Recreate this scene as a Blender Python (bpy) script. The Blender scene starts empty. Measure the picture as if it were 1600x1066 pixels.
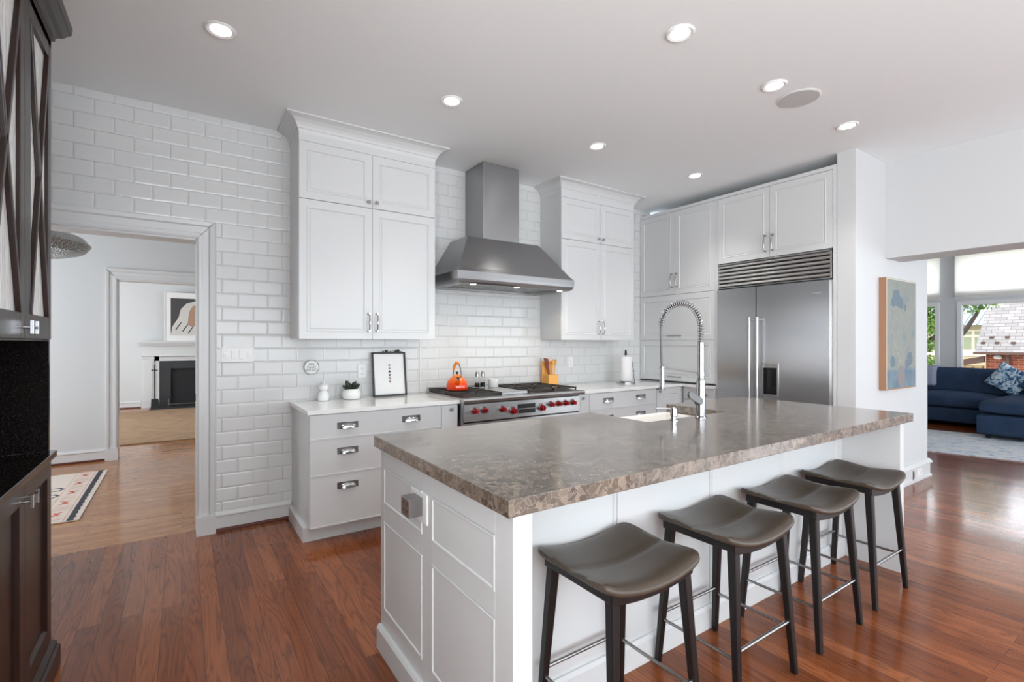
import bpy, bmesh, math, random
from mathutils import Vector, Matrix
random.seed(7)
C = bpy.context.collection
S = bpy.context.scene
PI = math.pi

# ------------------------------------------------------------------ camera
cam = bpy.data.cameras.new('camera'); camo = bpy.data.objects.new('camera', cam); C.objects.link(camo)
camo.location = (0, 0, 1.37); camo.rotation_euler = (PI/2, 0, -math.radians(33.98))
cam.sensor_width = 36; cam.lens = 765/1600*36; cam.shift_y = 3/1600; cam.clip_start = .02; cam.clip_end = 300
S.camera = camo

# ------------------------------------------------------------------ world, sun, exposure
S.view_settings.view_transform = 'Standard'; S.view_settings.look = 'None'
S.view_settings.gamma = 1; S.view_settings.use_curve_mapping = False
S.view_settings.exposure = 0.16
S.cycles.use_denoising = True
S.cycles.max_bounces = 10; S.cycles.diffuse_bounces = 5; S.cycles.glossy_bounces = 5; S.cycles.transmission_bounces = 6
S.cycles.sample_clamp_indirect = 6; S.cycles.caustics_reflective = False; S.cycles.caustics_refractive = False
w = bpy.data.worlds.new('sky'); S.world = w; w.use_nodes = True
bg = w.node_tree.nodes['Background']; bg.inputs[0].default_value = (.84, .92, 1, 1); bg.inputs[1].default_value = 4.4
sun = bpy.data.lights.new('sun', 'SUN'); sun.energy = 1.0; sun.angle = math.radians(2); sun.color = (1, .95, .88)
suno = bpy.data.objects.new('sun', sun); C.objects.link(suno)
suno.rotation_euler = Vector((-.55, -.25, .8)).to_track_quat('Z', 'Y').to_euler()   # from the west side, onto the roof outside

def area(name, loc, look, sx, sy, power, color=(1, 1, 1), spread=180):
    l = bpy.data.lights.new(name, 'AREA'); l.shape = 'RECTANGLE'; l.size = sx; l.size_y = sy
    l.energy = power; l.color = color; l.spread = math.radians(spread)
    o = bpy.data.objects.new(name, l); C.objects.link(o); o.location = loc
    o.rotation_euler = (-Vector(look)).to_track_quat('Z', 'Y').to_euler()
    return o
# daylight through the windows behind the camera, in the living room, the hall and the sitting room
area('window_daylight_a', (.70, -3.12, 1.5), (-.1, 1, 1.9), 2.6, 2.3, 52, (.91, .96, 1))
area('window_daylight_b', (3.75, -3.12, 1.5), (-.3, 1, 1.9), 2.6, 2.3, 32, (.91, .96, 1))
area('window_daylight_c', (7.6, -3.35, 1.5), (-.9, 1, .5), 2.4, 2.2, 26, (.84, .93, 1))
area('window_daylight_d', (10.4, -3.42, 1.5), (-.1, 1, .3), 2.2, 2.2, 60, (.84, .93, 1))
area('window_daylight_e', (-2.92, 5.8, 1.5), (1, 0, .2), 1.6, 1.6, 30, (.95, .98, 1))
area('window_daylight_f', (-3.42, 10.3, 1.5), (1, 0, .1), 2.4, 1.8, 75, (.95, .98, 1))
area('left_fill_light', (-1.02, -1.2, 1.5), (.9, .5, 1.3), 2.3, 1.9, 108, (1, .98, .94))  # added fill at an invented left window, brightens the island end panel

# ------------------------------------------------------------------ materials
def mat(name, col, rough=.5, metal=0, spec=.5, coat=0, coat_rough=.1, trans=0, ior=1.45):
    m = bpy.data.materials.new(name); m.use_nodes = True
    b = m.node_tree.nodes['Principled BSDF']
    b.inputs['Base Color'].default_value = (*col, 1); b.inputs['Roughness'].default_value = rough
    b.inputs['Metallic'].default_value = metal; b.inputs['Specular IOR Level'].default_value = spec
    b.inputs['Coat Weight'].default_value = coat; b.inputs['Coat Roughness'].default_value = coat_rough
    b.inputs['Transmission Weight'].default_value = trans; b.inputs['IOR'].default_value = ior
    return m
def srgb(r, g, b):
    f = lambda c: c/12.92 if c <= .04045 else ((c+.055)/1.055)**2.4
    return (f(r/255), f(g/255), f(b/255))
class N:
    def __init__(s, m): s.t = m.node_tree; s.b = s.t.nodes['Principled BSDF']
    def n(s, ty, **kw):
        x = s.t.nodes.new(ty)
        for k, v in kw.items():
            if k in x.inputs: x.inputs[k].default_value = v
            else: setattr(x, k, v)
        return x
    def l(s, a, b): s.t.links.new(a, b)
    def coord(s, scale=(1, 1, 1), rot=(0, 0, 0), out='Object'):
        tc = s.n('ShaderNodeTexCoord'); mp = s.n('ShaderNodeMapping')
        mp.inputs['Scale'].default_value = scale; mp.inputs['Rotation'].default_value = rot
        s.l(tc.outputs[out], mp.inputs[0]); return mp.outputs[0]
    def ramp(s, fac, stops):
        r = s.n('ShaderNodeValToRGB'); e = r.color_ramp.elements
        while len(e) < len(stops): e.new(.5)
        for i, (p, c) in enumerate(stops): e[i].position = p; e[i].color = (*c, 1)
        s.l(fac, r.inputs[0]); return r.outputs[0]
    def mix(s, fac, a, b, blend='MIX'):
        x = s.n('ShaderNodeMix', data_type='RGBA', blend_type=blend)
        for v, i in ((fac, 0), (a, 6), (b, 7)):
            if isinstance(v, (int, float)): x.inputs[i].default_value = v
            elif isinstance(v, tuple): x.inputs[i].default_value = (*v, 1)
            else: s.l(v, x.inputs[i])
        return x.outputs[2]
    def bump(s, h, strength=.1, dist=.01):
        x = s.n('ShaderNodeBump', Strength=strength, Distance=dist); s.l(h, x.inputs['Height']); s.l(x.outputs[0], s.b.inputs['Normal'])
    def rough(s, fac, lo, hi):
        x = s.n('ShaderNodeMapRange'); x.inputs[3].default_value = lo; x.inputs[4].default_value = hi
        s.l(fac, x.inputs[0]); s.l(x.outputs[0], s.b.inputs['Roughness'])

M = {}
M['wall'] = mat('white wall paint', (.62, .63, .635), .55)
M['ceiling'] = mat('ceiling paint', (.86, .885, .895), .8)
M['trim'] = mat('white trim paint', (.66, .665, .665), .35)
M['cab'] = mat('white cabinet paint', (.64, .648, .65), .32)
M['gap'] = mat('shadow gap', (.25, .25, .25), .8)
M['tile'] = mat('glazed white tile', (.66, .665, .66), .12, spec=.38)
M['grout'] = mat('pale grout', (.66, .665, .665), .6)
M['ctr'] = mat('white quartz', (.78, .78, .77), .10)
M['sink'] = mat('white fireclay', (.86, .84, .80), .15)
M['chrome'] = mat('polished chrome', (.45, .45, .46), .14, 1)
M['nickel'] = mat('brushed nickel', (.36, .35, .34), .28, 1)
M['faucetsteel'] = mat('satin chrome of the faucet', (.30, .30, .30), .20, 1)
M['leversteel'] = mat('grey satin lever', (.17, .17, .17), .38, 1)
M['darkmetal'] = mat('dark steel', (.10, .10, .10), .35, 1)
M['black'] = mat('black enamel', (.012, .012, .012), .3)
M['iron'] = mat('cast iron grate', (.035, .028, .025), .5)
M['red'] = mat('red knob', (.30, .008, .012), .2, coat=.6)
M['stoolleg'] = mat('dark stained stool wood', (.009, .007, .007), .32)
M['white'] = mat('white plastic', (.80, .80, .79), .35)
M['whitepaper'] = mat('white paper', (.82, .82, .81), .8)
M['frameblack'] = mat('black picture frame', (.01, .01, .012), .3)
M['glass'] = mat('clear glass', (1, 1, 1), .02, trans=1, ior=1.2)
M['display'] = mat('black display glass', (.01, .01, .012), .08)
M['shadow'] = mat('dark hole', (.01, .01, .01), .9)
M['shoe'] = mat('stained shoe moulding', srgb(88, 40, 26), .35)
M['bamboo'] = mat('bamboo', srgb(225, 165, 85), .4)
M['cherry'] = mat('red brown wood', srgb(120, 50, 25), .4)
M['plant'] = mat('succulent leaf', (.03, .045, .03), .5)
M['hearth'] = mat('black slate', (.035, .037, .04), .35)
M['soot'] = mat('sooty brick', (.02, .02, .022), .8)
M['throw'] = mat('lavender grey knit', srgb(150, 155, 175), .9)
M['gutter'] = mat('brown gutter', srgb(80, 55, 45), .5)
M['greige'] = mat('greige siding', srgb(165, 150, 120), .7)
M['winwhite'] = mat('white window frame', (.82, .82, .82), .35)
M['bark'] = mat('tree bark', srgb(60, 50, 42), .9)

def emission(name, col, strength):
    m = bpy.data.materials.new(name); m.use_nodes = True; nt = m.node_tree; nt.nodes.clear()
    e = nt.nodes.new('ShaderNodeEmission'); e.inputs[0].default_value = (*col, 1); e.inputs[1].default_value = strength
    o = nt.nodes.new('ShaderNodeOutputMaterial'); nt.links.new(e.outputs[0], o.inputs[0]); return m
M['lamp'] = emission('lit downlight lens', (1, .99, .97), 9)
M['warmlamp'] = emission('lit warm hood lamp', (1, .86, .62), 12)

def wood_floor(name, rot, c1, c2, c3, bw=.083, rough=(.10, .22)):
    m = mat(name, c1, .2, spec=.28, coat=.18, coat_rough=.07); k = N(m)
    v = k.coord(rot=(0, 0, rot))
    br = k.n('ShaderNodeTexBrick', offset=.37, offset_frequency=2, squash=1)
    br.inputs['Scale'].default_value = 1; br.inputs['Brick Width'].default_value = 1.55; br.inputs['Row Height'].default_value = bw
    br.inputs['Mortar Size'].default_value = .0007; br.inputs['Mortar Smooth'].default_value = .1; br.inputs['Bias'].default_value = 0
    br.inputs['Color1'].default_value = (0, 0, 0, 1); br.inputs['Color2'].default_value = (1, 1, 1, 1); br.inputs['Mortar'].default_value = (.5, .5, .5, 1)
    k.l(v, br.inputs['Vector'])
    board = k.ramp(br.outputs['Color'], [(0, c1), (.35, c2), (.7, c1), (1, c3)])
    # every board draws its own grain: offset the grain by the board's value
    add = k.n('ShaderNodeVectorMath', operation='MULTIPLY_ADD'); k.l(br.outputs['Color'], add.inputs[0]); add.inputs[1].default_value = (7, 3.1, 0); k.l(v, add.inputs[2])
    mp = k.n('ShaderNodeMapping'); mp.inputs['Scale'].default_value = (.9, 11, 1); k.l(add.outputs[0], mp.inputs[0])
    wv = k.n('ShaderNodeTexNoise', Scale=1.0, Detail=2, Roughness=.5, Distortion=.6); k.l(mp.outputs[0], wv.inputs['Vector'])
    mu = k.n('ShaderNodeMath', operation='MULTIPLY'); k.l(wv.outputs[0], mu.inputs[0]); mu.inputs[1].default_value = 13
    fr = k.n('ShaderNodeMath', operation='PINGPONG'); k.l(mu.outputs[0], fr.inputs[0]); fr.inputs[1].default_value = .5
    grain = k.ramp(fr.outputs[0], [(0, (.58, .54, .52)), (.16, (.9, .9, .9)), (.5, (1.12, 1.12, 1.12))])
    col = k.mix(.85, board, grain, 'MULTIPLY')
    mp2 = k.n('ShaderNodeMapping'); mp2.inputs['Scale'].default_value = (5, 220, 1); k.l(v, mp2.inputs[0])
    fine = k.n('ShaderNodeTexNoise', Scale=1, Detail=4); k.l(mp2.outputs[0], fine.inputs['Vector'])
    fg = k.ramp(fine.outputs[0], [(.3, (.75, .75, .75)), (.7, (1.15, 1.15, 1.15))])
    col = k.mix(.5, col, fg, 'MULTIPLY')
    col = k.mix(br.outputs['Fac'], col, (.02, .008, .005))
    k.l(col, k.b.inputs['Base Color'])
    big = k.n('ShaderNodeTexNoise', Scale=1.3, Detail=3); k.l(v, big.inputs['Vector'])
    k.rough(big.outputs[0], *rough)
    h = k.mix(.5, fine.outputs[0], fr.outputs[0]); k.bump(h, .05, .002)
    return m
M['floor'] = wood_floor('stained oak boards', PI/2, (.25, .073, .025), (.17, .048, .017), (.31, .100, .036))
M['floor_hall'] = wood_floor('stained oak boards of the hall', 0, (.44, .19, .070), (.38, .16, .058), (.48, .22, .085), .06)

def stone():
    m = mat('brown grey polished marble', (.2, .17, .15), .22, spec=.8, coat=.5, coat_rough=.10); k = N(m); v = k.coord()
    n1 = k.n('ShaderNodeTexNoise', Scale=14, Detail=6, Roughness=.6); k.l(v, n1.inputs['Vector'])
    mv = k.n('ShaderNodeMix', data_type='VECTOR'); mv.inputs[0].default_value = .06; k.l(v, mv.inputs[4]); k.l(n1.outputs['Color'], mv.inputs[5])
    vo = k.n('ShaderNodeTexVoronoi', Scale=48, feature='F1'); k.l(mv.outputs[1], vo.inputs['Vector'])
    ve = k.n('ShaderNodeTexVoronoi', Scale=48, feature='DISTANCE_TO_EDGE'); k.l(mv.outputs[1], ve.inputs['Vector'])
    sep = k.n('ShaderNodeSeparateColor'); k.l(vo.outputs['Color'], sep.inputs[0])
    base = k.ramp(sep.outputs[0], [(0, srgb(80, 70, 62)), (.5, srgb(102, 91, 81)), (1, srgb(132, 119, 107))])
    n2 = k.n('ShaderNodeTexNoise', Scale=3.5, Detail=5, Roughness=.65); k.l(v, n2.inputs['Vector'])
    big = k.ramp(n2.outputs[0], [(.3, (.62, .60, .58)), (.7, (1.3, 1.27, 1.22))])
    c = k.mix(.8, base, big, 'MULTIPLY')
    edge = k.ramp(ve.outputs[0], [(0, (1, 1, 1)), (.07, (0, 0, 0))])
    c2 = k.mix(.40, c, srgb(165, 153, 143)); 
    c = k.mix(edge, c, c2)
    k.l(c, k.b.inputs['Base Color']); nb = k.n('ShaderNodeBump', Strength=.2, Distance=.003); k.l(sep.outputs[1], nb.inputs['Height']); k.l(nb.outputs[0], k.b.inputs['Coat Normal']); k.l(nb.outputs[0], k.b.inputs['Normal']); return m
M['stone'] = stone()

def steel(name, col, rough, ax, amt=.08, wav=0, an=0, tv=(0, 1, 0)):
    m = mat(name, col, rough, 1); k = N(m)
    if an:
        k.b.inputs['Anisotropic'].default_value = an; cv = k.n('ShaderNodeCombineXYZ')
        for i_ in range(3): cv.inputs[i_].default_value = tv[i_]
        k.l(cv.outputs[0], k.b.inputs['Tangent'])
    sc = {'x': (3, 900, 900), 'y': (900, 3, 900), 'z': (900, 900, 3)}[ax]
    v = k.coord(sc); n = k.n('ShaderNodeTexNoise', Scale=1, Detail=3); k.l(v, n.inputs['Vector'])
    k.rough(n.outputs[0], rough-.05, rough+.09)
    cc = k.ramp(n.outputs[0], [(.3, tuple(x*.94 for x in col)), (.7, tuple(min(1, x*1.05) for x in col))]); k.l(cc, k.b.inputs['Base Color'])
    if wav:
        v2 = k.coord((1, .6, 3.5)); n2 = k.n('ShaderNodeTexNoise', Scale=1.3, Detail=1); k.l(v2, n2.inputs['Vector'])
        h = k.n('ShaderNodeMath', operation='MULTIPLY_ADD'); k.l(n2.outputs[0], h.inputs[0]); h.inputs[1].default_value = wav; k.l(n.outputs[0], h.inputs[2])
        k.bump(h.outputs[0], amt, .002)
    else: k.bump(n.outputs[0], amt, .001)
    return m
M['fridge'] = steel('brushed fridge steel', (.46, .46, .47), .22, 'y', .03, 8, .9, (0, 1, 0))
M['hood'] = steel('brushed hood steel', (.34, .34, .345), .30, 'x', .03, 0, .85, (0, 0, 1))
M['range'] = steel('brushed range steel', (.46, .46, .455), .26, 'x', .06)
M['louvre'] = mat('satin grille steel', (.75, .75, .75), .38, 1)
M['hammered'] = mat('hammered silver metal', (.36, .36, .35), .20, 1)
k = N(M['hammered']); vo = k.n('ShaderNodeTexVoronoi', Scale=70); k.l(k.coord(), vo.inputs['Vector']); k.bump(vo.outputs[0], 1, .03)

def leather():
    m = mat('taupe leather', srgb(80, 70, 60), .36); k = N(m); v = k.coord()
    n = k.n('ShaderNodeTexVoronoi', Scale=420); k.l(v, n.inputs['Vector']); k.bump(n.outputs[0], .10, .001)
    n2 = k.n('ShaderNodeTexNoise', Scale=6, Detail=4); k.l(v, n2.inputs['Vector'])
    k.l(k.ramp(n2.outputs[0], [(.3, srgb(62, 53, 44)), (.7, srgb(74, 64, 54))]), k.b.inputs['Base Color']); return m
M['leather'] = leather()
def darkwood():
    m = mat('dark espresso wood', (.03, .012, .008), .28); k = N(m); v = k.coord((30, 30, 2.5))
    n = k.n('ShaderNodeTexNoise', Scale=1.5, Detail=5); k.l(v, n.inputs['Vector'])
    k.l(k.ramp(n.outputs[0], [(.3, srgb(32, 21, 18)), (.7, srgb(48, 31, 26))]), k.b.inputs['Base Color']); return m
M['espresso'] = darkwood()
def rainglass():
    m = mat('antique mirrored rain glass', (.72, .72, .70), .22, spec=1.0); k = N(m); v = k.coord((1, 60, 9))
    n = k.n('ShaderNodeTexNoise', Scale=1, Detail=3, Distortion=1); k.l(v, n.inputs['Vector']); k.bump(n.outputs[0], .4, .01)
    k.l(k.ramp(n.outputs[0], [(.35, (.85, .85, .84)), (.6, (1, 1, .99))]), k.b.inputs['Base Color']); return m
M['rain'] = rainglass()
def granite():
    m = mat('black granite', (.01, .008, .007), .12); k = N(m); n = k.n('ShaderNodeTexNoise', Scale=260, Detail=2); k.l(k.coord(), n.inputs['Vector'])
    k.l(k.ramp(n.outputs[0], [(.5, (.006, .005, .005)), (.8, (.03, .022, .019))]), k.b.inputs['Base Color']); return m
M['granite'] = granite()
def fabric(name, col, sc=250, st=.3, mot=.15):
    m = mat(name, col, .9, spec=.2); k = N(m); v = k.coord()
    n = k.n('ShaderNodeTexNoise', Scale=sc, Detail=2); k.l(v, n.inputs['Vector']); k.bump(n.outputs[0], st, .004)
    n2 = k.n('ShaderNodeTexNoise', Scale=5, Detail=4); k.l(v, n2.inputs['Vector'])
    k.l(k.ramp(n2.outputs[0], [(.3, tuple(c*(1-mot) for c in col)), (.7, tuple(min(1, c*(1+mot)) for c in col))]), k.b.inputs['Base Color']); return m
M['sofa'] = fabric('denim blue sofa cloth', srgb(46, 62, 86))
M['sofalight'] = fabric('blue cushion cloth', srgb(62, 100, 140))
M['pillowwhite'] = fabric('off white cushion cloth', srgb(225, 225, 222))
M['carpet'] = fabric('tan woven carpet', srgb(160, 132, 106), 120, .5)
M['rugivory'] = fabric('ivory rug wool', srgb(225, 212, 200), 200, .5, .06)
M['rugred'] = fabric('rust rug wool', srgb(196, 88, 60), 200, .5)
M['rugpink'] = fabric('pale rust rug wool', srgb(222, 178, 160), 200, .5)
M['rugdark'] = fabric('charcoal rug wool', srgb(78, 78, 84), 200, .5)
def distressed():
    m = mat('distressed pale blue rug', (.5, .55, .6), .95, spec=.1); k = N(m); v = k.coord()
    n = k.n('ShaderNodeTexNoise', Scale=7, Detail=8, Roughness=.75); k.l(v, n.inputs['Vector'])
    k.l(k.ramp(n.outputs[0], [(.36, srgb(150, 165, 190)), (.48, srgb(205, 210, 216)), (.6, srgb(225, 222, 216)), (.72, srgb(180, 170, 158))]), k.b.inputs['Base Color']); return m
M['rugblue'] = distressed()
def ikat():
    m = mat('blue ikat cushion cloth', (.5, .6, .7), .9); k = N(m); v = k.coord((1, 9, 9), (.6, 0, 0))
    n = k.n('ShaderNodeTexNoise', Scale=1.6, Detail=3, Distortion=1.4); k.l(v, n.inputs['Vector'])
    k.l(k.ramp(n.outputs[0], [(.40, srgb(52, 82, 118)), (.47, srgb(120, 160, 190)), (.53, srgb(195, 212, 222)), (.7, srgb(215, 225, 230))]), k.b.inputs['Base Color']); return m
M['ikat'] = ikat()
def shade():
    m = bpy.data.materials.new('sheer roller shade cloth'); m.use_nodes = True; nt = m.node_tree; nt.nodes.clear()
    o = nt.nodes.new('ShaderNodeOutputMaterial'); a = nt.nodes.new('ShaderNodeBsdfTranslucent'); d = nt.nodes.new('ShaderNodeBsdfDiffuse')
    a.inputs[0].default_value = (.96, .94, .91, 1); d.inputs[0].default_value = (.72, .70, .66, 1)
    x = nt.nodes.new('ShaderNodeMixShader'); x.inputs[0].default_value = .2
    nt.links.new(a.outputs[0], x.inputs[1]); nt.links.new(d.outputs[0], x.inputs[2]); nt.links.new(x.outputs[0], o.inputs[0]); return m
M['shade'] = shade()
def brickmat(name, c1, c2, mo, bw, rh, ms, rot=(0, 0, 0), var=None):
    m = mat(name, c1, .85, spec=.2); k = N(m)
    tc = k.n('ShaderNodeTexCoord'); sp = k.n('ShaderNodeSeparateXYZ'); k.l(tc.outputs['Object'], sp.inputs[0])
    cb = k.n('ShaderNodeCombineXYZ'); k.l(sp.outputs['Y'], cb.inputs['X']); k.l(sp.outputs['Z'], cb.inputs['Y'])
    b = k.n('ShaderNodeTexBrick'); k.l(cb.outputs[0], b.inputs['Vector']); b.inputs['Scale'].default_value = 1
    b.inputs['Color1'].default_value = (*c1, 1); b.inputs['Color2'].default_value = (*c2, 1); b.inputs['Mortar'].default_value = (*mo, 1)
    b.inputs['Brick Width'].default_value = bw; b.inputs['Row Height'].default_value = rh; b.inputs['Mortar Size'].default_value = ms
    k.l(b.outputs[0], k.b.inputs['Base Color']); k.bump(b.outputs['Fac'], -.5, .01); return m
M['brick'] = brickmat('red brick', srgb(150, 75, 52), srgb(112, 52, 40), srgb(150, 130, 118), .22, .075, .006)
M['shingle'] = brickmat('pale weathered shingles', srgb(152, 146, 143), srgb(128, 122, 120), srgb(92, 86, 84), .3, .11, .007)
M['metalroof'] = mat('grey standing seam roof', srgb(122, 127, 134), .5)
M['fence'] = mat('tan fence boards', srgb(155, 128, 92), .8)
def leafm(name, c1, c2):
    m = mat(name, c1, .6); k = N(m); n = k.n('ShaderNodeTexNoise', Scale=3, Detail=3); k.l(k.coord(), n.inputs['Vector'])
    k.l(k.ramp(n.outputs[0], [(.3, c1), (.7, c2)]), k.b.inputs['Base Color']); return m
M['leaf'] = leafm('green foliage', srgb(46, 76, 22), srgb(98, 130, 42))
M['lawn'] = leafm('pale gravel and lawn', srgb(150, 150, 130), srgb(185, 180, 165))
def canvas():
    m = mat('painted canvas', (.4, .45, .45), .7, spec=.2); k = N(m)
    tc = k.n('ShaderNodeTexCoord'); sp = k.n('ShaderNodeSeparateXYZ'); k.l(tc.outputs['Object'], sp.inputs[0])
    v = k.coord((5, 5, 4)); n = k.n('ShaderNodeTexNoise', Scale=2.2, Detail=6, Roughness=.65); k.l(v, n.inputs['Vector'])
    base = k.ramp(n.outputs[0], [(.34, srgb(126, 140, 144)), (.46, srgb(142, 148, 144)), (.56, srgb(150, 152, 145)), (.68, srgb(144, 140, 134))])
    mr = k.n('ShaderNodeMapRange'); k.l(sp.outputs['Z'], mr.inputs[0]); mr.inputs[1].default_value = .16; mr.inputs[2].default_value = .20
    low = k.ramp(n.outputs[0], [(.35, srgb(98, 120, 136)), (.6, srgb(122, 140, 150))])
    k.l(k.mix(mr.outputs[0], low, base), k.b.inputs['Base Color']); return m
M['canvas'] = canvas()
def kettlem():
    m = mat('orange enamel', srgb(235, 80, 12), .12, coat=.7, coat_rough=.03); k = N(m)
    tc = k.n('ShaderNodeTexCoord'); sp = k.n('ShaderNodeSeparateXYZ'); k.l(tc.outputs['Object'], sp.inputs[0])
    mr = k.n('ShaderNodeMapRange'); k.l(sp.outputs['Z'], mr.inputs[0]); mr.inputs[1].default_value = 0; mr.inputs[2].default_value = .14
    k.l(k.ramp(mr.outputs[0], [(0, srgb(196, 30, 6)), (.5, srgb(232, 78, 10)), (1, srgb(244, 140, 40))]), k.b.inputs['Base Color']); return m
M['kettle'] = kettlem()

# ------------------------------------------------------------------ mesh helpers
class G:
    def __init__(s): s.v = []; s.f = []; s.mi = []
    def add(s, vs, fs, m=0):
        o = len(s.v); s.v += [tuple(p) for p in vs]; s.f += [[i+o for i in f] for f in fs]; s.mi += [m]*len(fs); return s
    def box(s, x0, x1, y0, y1, z0, z1, m=0):
        if x0 > x1: x0, x1 = x1, x0
        if y0 > y1: y0, y1 = y1, y0
        if z0 > z1: z0, z1 = z1, z0
        return s.add([(x0, y0, z0), (x1, y0, z0), (x1, y1, z0), (x0, y1, z0), (x0, y0, z1), (x1, y0, z1), (x1, y1, z1), (x0, y1, z1)],
                     [(0, 3, 2, 1), (4, 5, 6, 7), (0, 1, 5, 4), (1, 2, 6, 5), (2, 3, 7, 6), (3, 0, 4, 7)], m)
    def loft(s, rings, m=0, close=True, cap=(True, True)):
        n = len(rings[0]); vs = [p for r in rings for p in r]; fs = []
        for i in range(len(rings)-1):
            for j in range(n if close else n-1):
                a = i*n+j; b = i*n+(j+1) % n; fs.append((a, b, b+n, a+n))
        if cap[0]: fs.append(tuple(range(n-1, -1, -1)))
        if cap[1]: fs.append(tuple(range((len(rings)-1)*n, len(rings)*n)))
        return s.add(vs, fs, m)
    def tube(s, pts, r, n=10, m=0, cap=True, up=None):
        pts = [Vector(p) for p in pts]; rs = r if isinstance(r, (list, tuple)) else [r]*len(pts); rings = []
        t0 = (pts[1]-pts[0]).normalized(); u = Vector(up) if up else (Vector((0, 0, 1)) if abs(t0.z) < .9 else Vector((1, 0, 0)))
        for i, p in enumerate(pts):
            t = (pts[min(i+1, len(pts)-1)]-pts[max(i-1, 0)]).normalized()
            u = (u-t*u.dot(t)).normalized(); w_ = t.cross(u)
            rings.append([p+(u*math.cos(a)+w_*math.sin(a))*rs[i] for a in (2*PI*j/n+PI/n for j in range(n))])
        return s.loft(rings, m, True, (cap, cap))
    def bar(s, p0, p1, w0, d0, w1=None, d1=None, m=0, up=(0, 1, 0)):
        """rectangular bar from p0 to p1, w across x-ish, d along up-ish"""
        p0 = Vector(p0); p1 = Vector(p1); t = (p1-p0).normalized(); u = Vector(up); u = (u-t*u.dot(t)).normalized(); q = t.cross(u)
        w1 = w0 if w1 is None else w1; d1 = d0 if d1 is None else d1; rings = []
        for p, a, b in ((p0, w0, d0), (p1, w1, d1)):
            rings.append([p+q*(a*x)+u*(b*y) for x, y in ((-.5, -.5), (.5, -.5), (.5, .5), (-.5, .5))])
        return s.loft(rings, m)
    def lathe(s, prof, c=(0, 0, 0), n=24, m=0, cap=True, sq=1):
        rings = [[(c[0]+r*math.cos(2*PI*j/n), c[1]+r*sq*math.sin(2*PI*j/n), c[2]+z) for j in range(n)] for r, z in prof]
        return s.loft(rings, m, True, (cap, cap))
    def disc(s, c, r, nrm, t=.002, n=20, m=0):
        c = Vector(c); nv = Vector(nrm).normalized(); return s.tube([c, c+nv*t], r, n, m)
    def panel(s, P, U, V, Nn, w_, h, prof, m=0, back=0.0):
        """nested rectangular rings (inset, out) on the plane through P: framed panels, doors, drawer fronts"""
        P, U, V, Nn = Vector(P), Vector(U), Vector(V), Vector(Nn)
        rr = []
        if back: rr.append([P+U*a+V*b-Nn*back for a, b in ((0, 0), (w_, 0), (w_, h), (0, h))])
        for i, o in prof: rr.append([P+U*a+V*b+Nn*o for a, b in ((i, i), (w_-i, i), (w_-i, h-i), (i, h-i))])
        return s.loft(rr, m)
    def sweep(s, path, prof, m=0, closed=False):
        """profile [(out, z)] along an XY path, outward = right-hand side of travel"""
        n = len(path); P = [Vector((p[0], p[1])) for p in path]; offs = []
        for i in range(n):
            ds = []
            if i > 0: ds.append((P[i]-P[i-1]).normalized())
            if i < n-1: ds.append((P[i+1]-P[i]).normalized())
            ns = [Vector((d.y, -d.x)) for d in ds]
            if len(ns) == 1: offs.append(ns[0])
            else:
                b = (ns[0]+ns[1]).normalized(); offs.append(b/max(.2, b.dot(ns[0])))
        rings = [[(P[i].x+offs[i].x*o, P[i].y+offs[i].y*o, z) for o, z in prof] for i in range(n)]
        return s.loft(rings, m)
    def moved(s, mtx): s.v = [tuple(mtx @ Vector(p)) for p in s.v]; return s

ORG = {}
def link(o): C.objects.link(o); return o
def thing(name, label, cat, loc=(0, 0, 0), group=None):
    o = link(bpy.data.objects.new(name, None)); o.empty_display_size = .1; o.location = loc; ORG[o.name] = Vector(loc)
    tag(o, label, cat, group); return o
def tag(o, label, cat, group=None, kind=None):
    o['label'] = label; o['category'] = cat
    if group: o['group'] = group
    if kind: o['kind'] = kind
    return o
def obj(name, g, m, parent=None, bev=0, smooth=None, label=None, seg=2, origin=None):
    ms = m if isinstance(m, (list, tuple)) else [m]
    me = bpy.data.meshes.new(name)
    if parent is not None: org = ORG[parent.name]
    elif origin is not None: org = Vector(origin)
    else:
        xs, ys, zs = zip(*g.v); org = Vector(((min(xs)+max(xs))/2, (min(ys)+max(ys))/2, min(zs)))
    me.from_pydata([tuple(Vector(p)-org) for p in g.v], [], g.f)
    for x in ms: me.materials.append(M[x])
    for p, i in zip(me.polygons, g.mi): p.material_index = i
    bm = bmesh.new(); bm.from_mesh(me); bmesh.ops.recalc_face_normals(bm, faces=bm.faces); bm.to_mesh(me); bm.free()
    o = link(bpy.data.objects.new(name, me)); ORG[o.name] = org
    if parent is None: o.location = org
    else: o.parent = parent
    if smooth is not None:
        me.shade_smooth(); me.set_sharp_from_angle(angle=math.radians(smooth))
    if bev:
        b = o.modifiers.new('bevel', 'BEVEL'); b.width = bev; b.segments = seg; b.limit_method = 'ANGLE'; b.angle_limit = math.radians(40)
    if label: o['label'] = label
    return o
def struct(name, g, m, bev=0):
    o = obj(name, g, m, None, bev, origin=(0, 0, 0)); o['kind'] = 'structure'; return o
def copy_tree(o, parent=None):
    c = o.copy(); C.objects.link(c)
    if parent is not None: c.parent = parent
    ORG[c.name] = ORG.get(o.name, Vector())
    for ch in [x for x in list(o.children)]: copy_tree(ch, c)
    return c
X, Y, Z = Vector((1, 0, 0)), Vector((0, 1, 0)), Vector((0, 0, 1))

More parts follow.
